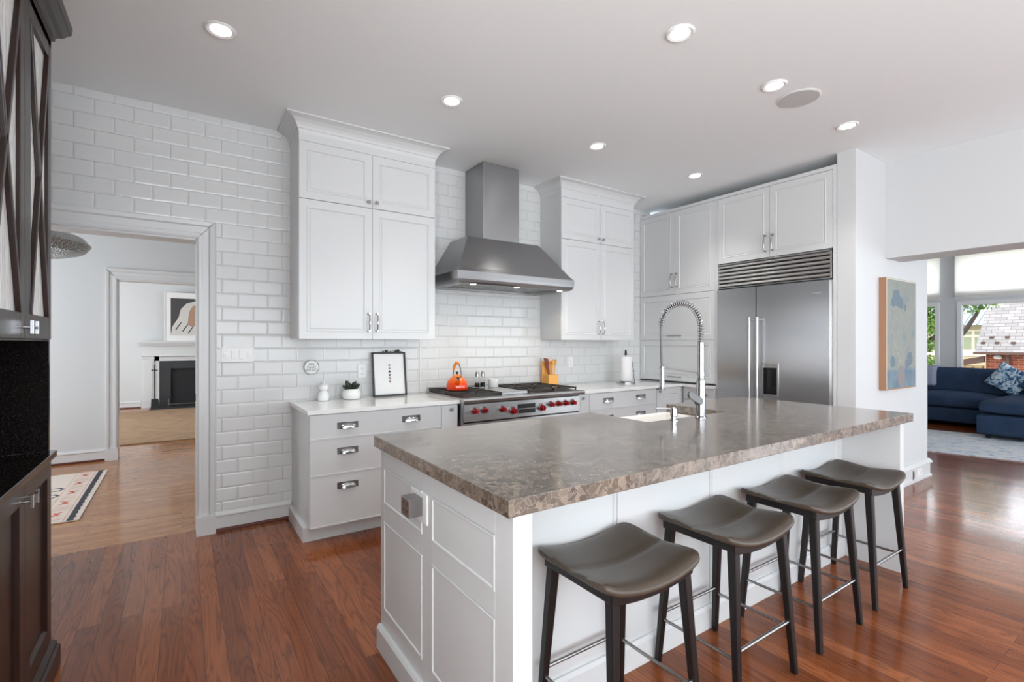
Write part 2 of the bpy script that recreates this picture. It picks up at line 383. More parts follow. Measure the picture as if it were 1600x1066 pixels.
# ================================================================== the setting
CZ = 3.01; YW = 4.15
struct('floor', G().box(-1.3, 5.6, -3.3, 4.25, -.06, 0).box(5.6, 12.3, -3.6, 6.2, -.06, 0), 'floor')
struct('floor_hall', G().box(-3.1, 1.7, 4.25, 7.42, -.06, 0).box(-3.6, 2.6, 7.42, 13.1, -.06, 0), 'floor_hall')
struct('ceiling', G().box(-1.3, 5.32, -3.3, 4.3, CZ, CZ+.1), 'ceiling')
struct('ceiling_living', G().box(5.32, 12.3, -3.6, 6.2, 3.2, 3.3), 'ceiling')
struct('ceiling_hall', G().box(-3.1, 1.7, 4.3, 7.5, CZ, CZ+.1).box(-3.6, 2.6, 7.5, 13.1, CZ, CZ+.1), 'ceiling')
DX0, DX1, DT = -.95, .089, 2.115     # doorway through the tiled wall
# tiled wall: backing plus bevelled running-bond tiles
g = G().box(-1.3, DX0, YW, YW+.15, 0, CZ).box(DX1, 4.9, YW, YW+.15, 0, CZ).box(DX0, DX1, YW, YW+.15, DT, CZ)
TW, TH = .2032, .1016
def tiles(g, rx0, rx1, rz0, rz1):
    for r in range(int((rz0-.108)//TH)-1, int((rz1-.108)//TH)+2):
        za, zb = .108+r*TH, .108+(r+1)*TH
        off = .341 if (r % 2) else .341+TW/2
        k0 = int((rx0-off)//TW)-1
        for k_ in range(k0, int((rx1-off)//TW)+2):
            xa, xb = off+k_*TW, off+(k_+1)*TW
            a0, a1, b0, b1 = max(xa, rx0), min(xb, rx1), max(za, rz0), min(zb, rz1)
            if a1-a0 < .012 or b1-b0 < .012: continue
            q = .0005
            g.panel((a0+q, YW, b0+q), X, Z, -Y, a1-a0-2*q, b1-b0-2*q, [(0, 0), (.0003, .0062), (.010, .0082), (.0115, .0084)], 1)
ZS = .108+21*TH
tiles(g, -1.1, 1.80, ZS, CZ); tiles(g, .2, 1.80, .14, ZS); tiles(g, 1.80, 3.16, .9, CZ); tiles(g, 3.16, 4.9, .9, CZ)
struct('wall_range', g, ['grout', 'tile'])
struct('wall_left', G().box(-1.3, -1.1, -3.3, -2.4, 0, CZ).box(-1.3, -1.1, 0, YW, 0, CZ).box(-1.3, -1.1, -2.4, 0, 0, .5).box(-1.3, -1.1, -2.4, 0, 2.5, CZ), 'wall')  # unseen opening added here for the left fill lamp
# wall behind the camera with two window openings
g = G()
for a, b in ((-1.3, -.62), (2.02, 2.43), (5.07, 5.32)): g.box(a, b, -3.35, -3.2, 0, CZ)
for a, b in ((-.62, 2.02), (2.43, 5.07)): g.box(a, b, -3.35, -3.2, 0, .3); g.box(a, b, -3.35, -3.2, 2.7, CZ)
struct('wall_behind', g, 'wall')
# wall beside the refrigerator running on into the living room, with the header over the wide opening
struct('wall_painting', G().box(4.70, 6.40, 1.80, 1.94, 0, CZ).box(5.694, 6.40, 1.80, 1.94, CZ, 3.2), 'wall')
struct('wall_fridge', G().box(5.30, 5.40, 1.94, 4.3, 0, CZ), 'wall')
struct('wall_header', G().box(5.32, 5.694, -3.3, 1.80, 2.14, 3.2), 'wall')
struct('wall_living_far', G().box(6.28, 6.40, 1.94, 6.2, 0, 3.2).box(6.4, 12.1, 6.05, 6.2, 0, 3.2), 'wall')
g = G()
for a, b in ((5.6, 6.3), (8.9, 9.3), (11.5, 12.2)): g.box(a, b, -3.65, -3.5, 0, 3.2)
for a, b in ((6.3, 8.9), (9.3, 11.5)): g.box(a, b, -3.65, -3.5, 0, .4); g.box(a, b, -3.65, -3.5, 2.6, 3.2)
struct('wall_living_near', g, 'wall')
# window wall of the living room: openings for two windows with a transom band above
WX = 12.0
g = G().box(WX, WX+.18, -3.6, .95, 0, 3.2).box(WX, WX+.18, 4.4, 6.2, 0, 3.2).box(WX, WX+.18, 2.94, 3.19, .62, 3.02)
g.box(WX, WX+.18, .95, 4.4, 0, .62).box(WX, WX+.18, .95, 4.4, 3.02, 3.2)
for a, b in ((.95, 2.94), (3.19, 4.4)): g.box(WX, WX+.18, a, b, 2.14, 2.34)
struct('wall_window', g, 'wall')
def window(name, y0, y1, z0, z1, fw=.07):
    g = G(); x0, x1 = WX-.015, WX+.10
    g.box(x0, x1, y0, y0+fw, z0, z1).box(x0, x1, y1-fw, y1, z0, z1).box(x0, x1, y0+fw, y1-fw, z0, z0+fw).box(x0, x1, y0+fw, y1-fw, z1-fw, z1)
    o = struct(name, g, 'winwhite', .006)
    obj('window_pane', G().box(WX+.06, WX+.066, y0+fw, y1-fw, z0+fw, z1-fw), 'glass', o)
    return o
window('window_1', .95, 2.94, .62, 2.14); window('window_2', 3.19, 4.4, .62, 2.14)
# roller shades over the upper glass
for nm, y0, y1, lab in (('roller_shade', .98, 2.955, 'wide cream roller shade glowing above the large window behind the sofa'),
                        ('roller_shade', 3.175, 4.38, 'narrow cream roller shade over the small window left of the white post')):
    t = thing(nm, lab, 'window shade', (WX-.05, (y0+y1)/2, 2.2), 'roller shades in the living room')
    obj('shade_cloth', G().box(WX-.060, WX-.0585, y0, y1, 2.21, 3.1), 'shade', t)
    obj('bottom_bar', G().box(WX-.068, WX-.052, y0, y1, 2.195, 2.215), 'white', t)
    obj('roller', G().tube([(WX-.04, y0, 3.13), (WX-.04, y1, 3.13)], .03), 'white', t)
# hall and sitting room walls
g = G().box(-3.1, -.63, 7.38, 7.5, 0, CZ).box(.6, 1.7, 7.38, 7.5, 0, CZ).box(-.63, .6, 7.38, 7.5, 2.12, CZ)
struct('wall_hall', g, 'wall')
struct('wall_hall_right', G().box(1.6, 1.7, 4.3, 7.38, 0, CZ), 'wall')
struct('wall_hall_left', G().box(-3.1, -3.0, 4.3, 5, 0, CZ).box(-3.1, -3.0, 6.6, 7.38, 0, CZ).box(-3.1, -3, 5, 6.6, 0, .7).box(-3.1, -3, 5, 6.6, 2.3, CZ).box(-3.1, -1.3, 4.2, 4.3, 0, CZ), 'wall')
struct('wall_sitting', G().box(-3.6, 2.6, 12.95, 13.1, 0, CZ).box(2.5, 2.6, 7.5, 12.95, 0, CZ), 'wall')
struct('wall_sitting_left', G().box(-3.6, -3.5, 7.5, 9.1, 0, CZ).box(-3.6, -3.5, 11.5, 12.95, 0, CZ).box(-3.6, -3.5, 9.1, 11.5, 0, .6).box(-3.6, -3.5, 9.1, 11.5, 2.4, CZ), 'wall')
# door casings
CAS = [(0, 0), (.0, .018), (.012, .024), (.03, .024), (.034, .016), (.07, .018), (.078, .030), (.100, .034), (.106, .028), (.106, 0)]
def casing(name, x0, x1, top, yf, depth_back):
    """moulded casing round an opening, facing -Y, plus the jamb lining"""
    g = G()
    for side, xe in ((-1, x0), (1, x1)):
        r0 = [(xe+side*a, yf-b, 0) for a, b in CAS]; r1 = [(xe+side*a, yf-b, top+a) for a, b in CAS]; g.loft([r0, r1])
        g.box(xe+side*-.006, xe+side*.112, yf-.045, yf, 0, .135)
    g.loft([[(x0-a, yf-b, top+a*1.19) for a, b in CAS], [(x1+a, yf-b, top+a*1.19) for a, b in CAS]])
    g.box(x0-.02, x0+.006, yf-.004, depth_back, 0, top); g.box(x1-.006, x1+.02, yf-.004, depth_back, 0, top); g.box(x0, x1, yf-.004, depth_back, top-.014, top)
    o = struct(name, g, 'trim'); return o
casing('trim_1', DX0, DX1, DT, YW, YW+.17); casing('trim_2', -.63, .6, 2.12, 7.38, 7.52)
obj('strike_plate', G().box(DX1-.008, DX1-.006, YW+.05, YW+.075, .95, 1.0), 'darkmetal', bpy.data.objects['trim_1'])
# baseboards: board with a moulded cap and a stained shoe at the floor
BB = [(0, 0), (.016, 0), (.016, .105), (.026, .112), (.026, .122), (.012, .143), (0, .143)]
SH = [(0, 0), (.028, 0), (.028, .012), (.02, .024), (0, .024)]
def baseboard(name, path, tall=1.0, shoe='shoe'):
    g = G(); g.sweep(path, [(a*1.0, b*tall) for a, b in BB]); g.sweep(path, [(a+.0, b) for a, b in SH], 1)
    struct(name, g, ['trim', shoe])
baseboard('baseboard_range', [(.196, YW), (.705, YW)])
baseboard('baseboard_hall', [(-3.0, 7.38), (-.742, 7.38)])
baseboard('baseboard_hall_right', [(.71, 7.38), (1.6, 7.38)])
baseboard('baseboard_sitting', [(-3.5, 12.95), (-.72, 12.95)])
g = G(); BP = [(0, 0), (.030, 0), (.030, .018), (.018, .022), (.018, .125), (.034, .135), (.034, .150), (.014, .178), (0, .178)]
g.sweep([(4.75, 1.80), (6.40, 1.80), (6.40, 5.0)], BP); struct('baseboard_painting', g, 'trim')
# small trim strip where the tiled panel behind the range begins and ends
struct('trim_3', G().box(1.778, 1.80, YW-.016, YW-.002, .92, CZ), 'tile', .003)

# ================================================================== shared hardware
def place(P, U, Nn):
    """matrix taking local (x along U, y along N outward, z up) to the world"""
    P, U, Nn = Vector(P), Vector(U).normalized(), Vector(Nn).normalized(); V = U.cross(Nn)*-1 if U.cross(Nn).z < 0 else U.cross(Nn)
    return Matrix(((U.x, Nn.x, V.x, P.x), (U.y, Nn.y, V.y, P.y), (U.z, Nn.z, V.z, P.z), (0, 0, 0, 1)))
def bar_pull(P, U, Nn, L=.135, horiz=False):
    g = G(); a = L/2
    for s_ in (-1, 1):
        g.lathe([(.009, 0), (.009, .004), (.005, .007), (.005, .022), (.0075, .026), (.0075, .033)], (0, 0, 0), 12)
        g.v[-72:] = [(x, z, y+s_*a) for x, y, z in g.v[-72:]]
    pts = [(0, .028+.010*math.sin(PI*i/8), -a+L*i/8) for i in range(9)]
    g.tube(pts, [.0045, .0045, .005, .0065, .0072, .0065, .005, .0045, .0045], 8)
    if horiz: g.v = [(z, y, -x) for x, y, z in g.v]
    return g.moved(place(P, U, Nn))
def knob(P, U, Nn):
    g = G(); g.tube([(0, 0, 0), (0, .014, 0)], .005, 8); g.loft([[(a*s_, y, b*s_) for a, b in ((-1, -1), (1, -1), (1, 1), (-1, 1))] for y, s_ in ((.013, .008), (.017, .0125), (.024, .0125), (.027, .010))])
    return g.moved(place(P, U, Nn))
def cup_pull(P, U, Nn, w_=.145, h=.046):
    g = G(); g.box(-w_/2, w_/2, 0, .004, -h/2, h/2)
    for x, z in ((-.9, .7), (.9, .7), (-.9, -.7), (.9, -.7)): g.tube([(x*w_/2, .004, z*h/2), (x*w_/2, .0055, z*h/2)], .003, 8)
    rings = []                                        # half-round hood, open below
    for i in range(13):
        a = PI*i/12; xx = -w_*.40*math.cos(a); e = max(.08, math.sin(a)**.6)
        rings.append([(xx, .003+.026*e*math.sin(b)*(1+.10*math.sin(5*a+b)), -.017+.034*e*math.cos(b)**.9 if b < PI/2-.01 else -.017) for b in (0, .3, .6, .9, 1.2, PI/2)])
    g.loft(rings, close=False, cap=(False, False))
    rings2 = [[(x*.97, max(.003, y-.003), z-.002) for x, y, z in r] for r in rings]; g.loft(rings2, close=False, cap=(False, False))
    return g.moved(place(P, U, Nn))
DP = [(0, 0), (.052, 0), (.056, .0025), (.062, .0025), (.068, -.006), (.073, -.006), (.078, -.0025)]
def panel_door(parent, name, P, U, Nn, w_, h, prof=None, label=None, m='cab', fw=None):
    pr = prof or DP
    g = G().panel(P, U, Z, Nn, w_, h, pr, back=.018); return obj(name, g, m, parent, .0012, label=label)
SLAB = [(0, 0), (.0015, .002), (.004, .002)]

# ================================================================== wall cabinets and hood
CROWN = [(0, 2.90), (.006, 2.925), (.012, 2.93), (.018, 2.945), (.03, 2.965), (.052, 2.985), (.078, 2.995), (.092, 2.998), (.092, CZ-.001), (0, CZ-.001)]
def wall_cabinet(x0, x1, label, seam, yf=3.8):
    t = thing('wall_cabinet', label, 'kitchen cabinet', ((x0+x1)/2, (yf+YW)/2, 1.40), 'white wall cabinets either side of the hood')
    obj('cabinet_body', G().box(x0, x1, yf+.018, YW-.01, 1.405, 2.85).box(x0, x1, yf, YW-.01, 2.845, CZ-.004), ['cab'], t, .001)
    obj('crown_moulding', G().sweep([(x0, YW-.011), (x0, yf), (x1, yf), (x1, YW-.011)], CROWN), 'cab', t)
    q = .0015
    for i, (a, b) in enumerate(((x0, seam), (seam, x1))):
        d = panel_door(t, 'door', (a+q, yf, 1.40), X, -Y, b-a-2*q, 1.025-2*q)
        px = seam+(-.032 if i == 0 else .032)
        obj('handle', bar_pull((px, yf, 1.53), X, -Y), 'chrome', d, smooth=40)
        d = panel_door(t, 'door', (a+q, yf, 2.427), X, -Y, b-a-2*q, .416)
        obj('knob', knob((px, yf, 2.470), X, -Y), 'chrome', d)
    return t
wall_cabinet(.701, 1.777, 'tall white two-tier wall cabinet above the plant and framed print, left of the steel hood', 1.24)
wall_cabinet(3.158, 4.215, 'tall white two-tier wall cabinet right of the steel hood, above the paper towels', 3.696)

t = thing('range_hood', 'brushed steel chimney range hood over the gas cooktop', 'range hood', (2.487, 3.85, 1.865))
obj('chimney', G().box(2.249, 2.641, 3.80, YW-.012, 2.30, CZ-.002), 'hood', t, .002)
def rect(x0, x1, y0, y1, z): return [(x0, y0, z), (x1, y0, z), (x1, y1, z), (x0, y1, z)]
hx0, hx1, hy = 1.862, 3.112, 3.55
yb = YW-.012
g = G().loft([rect(hx0, hx1, hy, yb, 1.965), rect(hx0+.03, hx1-.03, hy+.03, yb, 2.0), rect(2.088, 2.872, 3.80, yb, 2.315)], cap=(False, True))
obj('canopy', g, 'hood', t, .003)
g = G(); prof = [(.000, 1.967), (.0, 1.925), (-.004, 1.90), (-.014, 1.88), (-.032, 1.866)]
rr = [rect(hx0-o, hx1+o, hy-o, yb, z) for o, z in prof] + [rect(hx0+.075, hx1-.075, hy+.095, yb-.03, 1.867), rect(hx0+.075, hx1-.075, hy+.095, yb-.03, 1.93)]
obj('lip', g.loft(rr, cap=(False, True)), 'hood', t, .002)
g = G()
for i in range(26):
    x = hx0+.10+i*.0425; g.box(x, x+.026, hy+.10, yb-.04, 1.885, 1.90)
obj('baffle_filter', g, 'range', t)
for x in (2.04, 2.487, 2.98):
    hl = obj('lamp', G().disc((x, hy+.062, 1.8655), .024, (0, 0, -1), .002, 20), 'warmlamp', t)
    l = bpy.data.lights.new('hood_lamp', 'SPOT'); l.energy = 5; l.color = (1, .87, .68); l.spot_size = math.radians(115); l.spot_blend = .7; l.shadow_soft_size = .03
    o = bpy.data.objects.new('hood_lamp', l); C.objects.link(o); o.location = (x, hy+.07, 1.855); o.rotation_euler = (math.radians(12), 0, 0)

# ================================================================== base cabinets along the range wall
def cup(parent, x, z, yf=3.5): obj('handle', cup_pull((x, yf, z), X, -Y), 'chrome', parent, smooth=50)
t = thing('base_cabinet', 'white base cabinet with three wide drawers at the tiled wall end', 'kitchen cabinet', (1.2, 3.8, 0), 'white base cabinets along the range wall')
obj('cabinet_body', G().box(.712, 1.835, 3.515, YW-.012, .10, .884).box(.74, 1.835, 3.60, YW-.012, 0, .10), 'cab', t, .001)
g = G().sweep([(.712, YW-.03), (.712, 3.605), (1.835, 3.605)], [(0, 0), (.026, 0), (.026, .098), (.018, .108), (0, .108)]); obj('plinth', g, 'cab', t, .001)
for z0, z1, zp in ((.712, .878, .793), (.464, .706, .617), (.115, .458, .376)):
    g = G().panel((.715, 3.5, z0), X, Z, -Y, .970, z1-z0, [(0, 0), (.001, .002), (.003, .002)], back=.015)
    g.box(.713, 1.687, 3.494, 3.516, z0-.006, z0+.004)
    d = obj('drawer', g, 'cab', t, .001); cup(d, .966, zp); cup(d, 1.438, zp+.006)
d = obj('pull_out', G().panel((1.692, 3.5, .118), X, Z, -Y, .140, .760, [(0, 0), (.001, .002), (.003, .002)], back=.015), 'cab', t, .001)
obj('knob', knob((1.774, 3.5, .842), X, -Y), 'nickel', d)

t = thing('base_cabinet', 'white base cabinet with wide drawers just right of the gas cooktop', 'kitchen cabinet', (3.7, 3.8, 0), 'white base cabinets along the range wall')
obj('cabinet_body', G().box(3.112, 4.232, 3.515, YW-.012, .10, .884).box(3.112, 4.232, 3.58, YW-.012, 0, .10), 'cab', t, .001)
d = obj('pull_out', G().panel((3.118, 3.5, .118), X, Z, -Y, .138, .760, [(0, 0), (.001, .002), (.003, .002)], back=.015), 'cab', t, .001)
obj('knob', knob((3.174, 3.5, .841), X, -Y), 'nickel', d)
for z0, z1, zp in ((.724, .878, .802), (.464, .718, .630), (.115, .458, .376)):
    d = obj('drawer', G().panel((3.262, 3.5, z0), X, Z, -Y, .965, z1-z0, [(0, 0), (.001, .002), (.003, .002)], back=.015).box(3.260, 4.229, 3.494, 3.516, z0-.006, z0+.004), 'cab', t, .001)
    cup(d, 3.511, zp); cup(d, 3.983, zp+.004)
t = thing('corner_cabinet', 'white corner base cabinet with one framed door, deep in the corner under the paper towels', 'kitchen cabinet', (4.45, 3.8, 0))
obj('cabinet_body', G().box(4.236, 5.28, 3.515, YW-.012, 0, .884), 'cab', t, .001)
d = panel_door(t, 'door', (4.242, 3.5, .118), X, -Y, .40, .76); obj('knob', knob((4.275, 3.5, .846), X, -Y), 'nickel', d)
t = thing('base_cabinet', 'white base cabinet on the short side under the tall pantry, left of the refrigerator', 'kitchen cabinet', (4.95, 3.3, 0))
obj('cabinet_body', G().box(4.695, 5.28, 3.10, 3.505, 0, .884), 'cab', t, .001)
d = obj('drawer', G().panel((4.68, 3.49, .745), -Y, Z, -X, .385, .134, [(0, 0), (.001, .002), (.003, .002)], back=.015), 'cab', t, .001); obj('knob', knob((4.68, 3.185, .807), -Y, -X), 'nickel', d)
d = panel_door(t, 'door', (4.68, 3.49, .118), -Y, -X, .385, .62); obj('knob', knob((4.68, 3.185, .69), -Y, -X), 'nickel', d)

# worktops
tag(obj('countertop', G().box(.694, 1.842, 3.474, YW-.012, .884, .914), 'ctr', bev=.002), 'white quartz worktop left of the cooktop, carrying the potted plant', 'countertop')
g = G().add([(3.104, 3.474, .884), (4.625, 3.474, .884), (4.625, 3.098, .884), (5.28, 3.098, .884), (5.28, YW-.012, .884), (3.104, YW-.012, .884),
             (3.104, 3.474, .914), (4.625, 3.474, .914), (4.625, 3.098, .914), (5.28, 3.098, .914), (5.28, YW-.012, .914), (3.104, YW-.012, .914)],
            [(0, 1, 2, 3, 4, 5), (6, 7, 8, 9, 10, 11)]+[(i, (i+1) % 6, (i+1) % 6+6, i+6) for i in range(6)])
tag(obj('countertop', g, 'ctr', bev=.002), 'white quartz corner worktop right of the cooktop, carrying the paper towels', 'countertop')

# ================================================================== gas cooktop
t = thing('gas_cooktop', 'wide stainless gas cooktop with red knobs and a griddle under the hood', 'cooktop', (2.47, 3.8, .72))
RX0, RX1 = 1.848, 3.098
obj('body', G().box(RX0, RX1, 3.462, YW-.02, .70, .925).box(RX0, RX1, YW-.05, YW-.02, .925, .965), 'range', t, .002)
obj('lower_cabinet', G().box(RX0, RX1, 3.56, YW-.02, 0, .70), 'range', t)
g = G(); rings = []
for x in (RX0-.012, RX1+.014): rings.append([(x, 3.46, .93), (x, 3.415, .93), (x, 3.402, .925), (x, 3.398, .912), (x, 3.402, .896), (x, 3.415, .891), (x, 3.46, .891)])
obj('front_rail', g.loft(rings), 'range', t, .001)
g = G().box(RX0+.012, RX1-.012, 3.44, 3.465, .735, .877); obj('control_panel', g, 'range', t, .003)
obj('shadow_gap', G().box(RX0+.02, RX1-.02, 3.448, 3.47, .877, .891).box(RX0+.02, RX1-.02, 3.452, 3.47, .722, .735), 'black', t)
obj('cooking_surface', G().box(RX0+.02, RX1-.02, 3.475, YW-.06, .925, .930), 'iron', t)
def stove_knob(x, z, big):
    r = .030 if big else .025
    o = obj('knob', G().tube([(x, 3.440, z), (x, 3.434, z), (x, 3.430, z), (x, 3.396, z), (x, 3.391, z)], [r, r, r*.84, r*.70, r*.60], 20).box(x-.006, x+.006, 3.383, 3.40, z-r*.66, z+r*.66), 'red', t, smooth=35)
    obj('bezel', G().tube([(x, 3.441, z), (x, 3.433, z)], [r*1.25, r*1.15], 20), 'chrome', o, smooth=35)
for x, z, b in ((1.952, .822, 0), (2.045, .822, 0), (2.221, .818, 0), (2.326, .796, 1), (2.631, .800, 1), (2.736, .822, 0), (2.820, .822, 0), (2.905, .822, 0), (2.99, .822, 0)): stove_knob(x, z, b)
g = G().box(2.38, 2.56, 3.432, 3.445, .766, .846); o = obj('display', g, 'black', t, .002)
g = G().box(2.376, 2.564, 3.428, 3.436, .803, .808).box(2.376, 2.564, 3.428, 3.436, .762, .767)
for a in (2.376, 2.558): g.bar((a+.003, 3.432, .764), (a+.003, 3.432, .806), .005, .006)
obj('display_trim', g, 'range', o)
def grate(x0, x1, y0=3.485, y1=4.085):
    g = G(); z0, z1 = .944, .958; bw = .011
    ym = (y0+y1)/2
    for a, b, c, d in ((x0, x1, y0, y0+bw), (x0, x1, y1-bw, y1), (x0, x0+bw, y0, y1), (x1-bw, x1, y0, y1), (x0, x1, ym-bw/2, ym+bw/2)): g.box(a, b, c, d, z0, z1)
    for cx in ((x0+x1)/2,):
        for cy in ((y0+ym)/2, (ym+y1)/2):
            for a in range(8):
                an = a*PI/4; hx = (x1-x0)/2-.006; hy_ = (ym-y0)/2-.006
                k_ = min(hx/max(1e-3, abs(math.cos(an))), hy_/max(1e-3, abs(math.sin(an))))
                g.bar((cx+.035*math.cos(an), cy+.035*math.sin(an), (z0+z1)/2), (cx+k_*math.cos(an), cy+k_*math.sin(an), (z0+z1)/2), .008, .013, up=(0, 0, 1))
    for a in (x0+.006, x1-.006):
        for b in (y0+.006, y1-.006, ym): g.bar((a, b, .93), (a, b, z0), .01, .01)
    o = obj('grate', g, 'iron', t, .0015)
    for cy in ((y0+ym)/2, (ym+y1)/2):
        obj('burner', G().lathe([(.045, .93), (.045, .936), (.032, .938), (.032, .944), (.026, .947)], ((x0+x1)/2, cy, 0), 20), 'darkmetal', t, smooth=35)
grate(1.865, 2.235); grate(2.515, 2.795); grate(2.80, 3.082)
obj('griddle', G().box(2.245, 2.505, 3.50, 4.085, .930, .950).box(2.243, 2.507, 3.478, 3.50, .930, .954), 'range', t, .003)

# ================================================================== refrigerator wall
FX = 4.70
t = thing('pantry_cabinet', 'tall white pantry cabinet with a pair of doors over two lift-up panels in the corner', 'kitchen cabinet', (5.0, 3.62, .92))
obj('cabinet_body', G().box(FX+.018, 5.29, 3.103, YW-.012, .926, 2.92).box(FX-.002, FX+.02, 3.10, YW-.012, 2.885, 2.92).box(FX, FX+.02, 3.0955, 3.112, .926, 2.92), 'cab', t, .001)
obj('shadow_gap', G().box(FX+.004, FX+.02, 3.11, YW-.02, .916, .927), 'black', t)
for a, b, s_ in ((YW-.014, 3.628, 1), (3.625, 3.114, -1)):
    d = panel_door(t, 'door', (FX, a, 1.930), -Y, -X, a-b, .952)
    hy_ = 3.626+.034*s_; obj('handle', bar_pull((FX, hy_, 2.09), -Y, -X, .15), 'nickel', d, smooth=40)
for z0, z1, zp in ((1.404, 1.926, 1.452), (.934, 1.400, .980)):
    d = panel_door(t, 'lift_door', (FX, YW-.014, z0), -Y, -X, 1.020, z1-z0); obj('handle', bar_pull((FX, 3.622, zp), -Y, -X, .15, True), 'nickel', d, smooth=40)
t = thing('over_fridge_cabinet', 'white cabinet with two framed doors above the steel refrigerator', 'kitchen cabinet', (5.0, 2.52, 2.19))
obj('cabinet_body', G().box(FX+.018, 5.29, 1.955, 3.092, 2.20, 2.92).box(FX-.002, FX+.02, 1.945, 3.094, 2.885, 2.92).box(FX-.002, 5.29, 1.945, 1.972, 0, 2.885).box(FX, FX+.03, 3.078, 3.094, 0, 2.885), 'cab', t, .001)
for a, b, s_ in ((3.074, 2.531, 1), (2.528, 1.976, -1)):
    d = panel_door(t, 'door', (FX, a, 2.200), -Y, -X, a-b, .682)
    obj('handle', bar_pull((FX, 2.5295+.036*s_, 2.335), -Y, -X, .15), 'nickel', d, smooth=40)
t = thing('refrigerator', 'wide built-in stainless steel refrigerator with louvred top grille and water dispenser', 'refrigerator', (5.0, 2.53, 0))
FY0, FY1 = 1.980, 3.072
obj('body', G().box(FX+.03, 5.28, FY0, FY1, .02, 2.19).box(FX+.01, FX+.03, FY0, FY0+.018, .1, 2.19), 'range', t)
g = G().box(FX, FX+.03, FY0, FY1, 1.936, 1.946).box(FX-.004, FX+.03, FY0, FY1, 2.178, 2.192).box(FX-.004, FX+.03, FY0, FY0+.016, 1.94, 2.19)
o = obj('grille', g, 'range', t, .001)
for i in range(6):
    z = 1.952+i*.0385
    r0 = [(FX+.026, FY0+.016, z+.034), (FX+.004, FY0+.016, z+.030), (FX-.006, FY0+.016, z+.016), (FX-.002, FY0+.016, z+.006), (FX+.02, FY0+.016, z+.004)]
    obj('louvre', G().loft([r0, [(a, FY1-.002, c) for a, b, c in r0]]), 'louvre', o, smooth=50)
obj('shadow_gap', G().box(FX+.022, FX+.032, FY0, FY1, 1.93, 2.19).box(FX+.004, FX+.03, FY0, FY1, 1.924, 1.936).box(FX+.006, FX+.03, 2.649, 2.655, .1, 1.93), 'shadow', t)
for a, b in ((FY0+.018, 2.648), (2.656, FY1)):
    g = G()
    if a < 2.3:   # the door with the dispenser: leave its opening free
        g.box(FX-.018, FX+.03, a, 2.440, .10, 1.924).box(FX-.018, FX+.03, 2.585, b, .10, 1.924).box(FX-.018, FX+.03, 2.440, 2.585, .10, .868).box(FX-.018, FX+.03, 2.440, 2.585, 1.165, 1.924)
    else: g.box(FX-.018, FX+.03, a, b, .10, 1.924)
    d = obj('door', g, 'fridge', t)
    hy_ = 2.613 if a < 2.3 else 2.692
    g = G().tube([(FX-.075, hy_, .55), (FX-.075, hy_, 1.62)], .0155, 16)
    for z in (.60, 1.60): g.tube([(FX-.018, hy_, z), (FX-.075, hy_, z)], .009, 10)
    obj('handle', g, 'range', d, smooth=40)
    if a < 2.3:
        g = G()
        for q in ((2.432, 2.447, .86, 1.172), (2.578, 2.593, .86, 1.172), (2.447, 2.578, .86, .876), (2.447, 2.578, 1.13, 1.172)): g.box(FX-.026, FX-.014, q[0], q[1], q[2], q[3])
        o = obj('dispenser', g, 'range', d, .002)
        obj('dispenser_recess', G().box(FX+.02, FX+.03, 2.44, 2.585, .87, 1.165).box(FX-.01, FX+.03, 2.44, 2.445, .87, 1.165).box(FX-.01, FX+.03, 2.58, 2.585, .87, 1.165).box(FX-.015, FX+.02, 2.50, 2.525, .95, 1.09), 'black', d)
        obj('badge', G().box(FX-.021, FX-.017, 2.065, 2.135, 1.800, 1.822), 'range', d, .001)
obj('toe_grille', G().box(FX+.05, FX+.07, FY0, FY1, 0, .10), 'black', t)

# ================================================================== island
IX0, IX1, IY0, IY1, IZ0, IZ1 = .717, 3.605, 1.080, 2.180, .903, .952
SX0, SX1, SY0 = 2.04, 2.738, 1.742       # sink notch
g = G(); n = 8
vs = [(IX0, IY0), (IX1, IY0), (IX1, IY1), (SX1, IY1), (SX1, SY0), (SX0, SY0), (SX0, IY1), (IX0, IY1)]
g.add([(a, b, IZ0) for a, b in vs]+[(a, b, IZ1) for a, b in vs], [tuple(range(8)), tuple(range(8, 16))]+[(i, (i+1) % 8, (i+1) % 8+8, i+8) for i in range(8)])
tag(obj('island_countertop', g, 'stone', bev=.0025), 'polished grey brown marble slab on the kitchen island', 'countertop')
t = thing('kitchen_island', 'white panelled kitchen island under the grey brown marble slab', 'kitchen island', (2.1, 1.7, 0))
BX, BY0, BY1 = .745, 1.100, 2.165
g = G().box(BX+.02, .81, BY0, BY1, 0, IZ0).box(.81, 3.545, 1.44, SY0-.03, 0, IZ0).box(.81, SX0-.03, SY0-.03, BY1, 0, IZ0).box(SX1+.03, 3.545, SY0-.03, BY1, 0, IZ0).box(SX0-.03, SX1+.03, SY0-.03, BY1-.02, 0, .66).box(3.545, 3.60, 1.125, BY1, 0, IZ0)
obj('carcass', g, 'cab', t, .001)
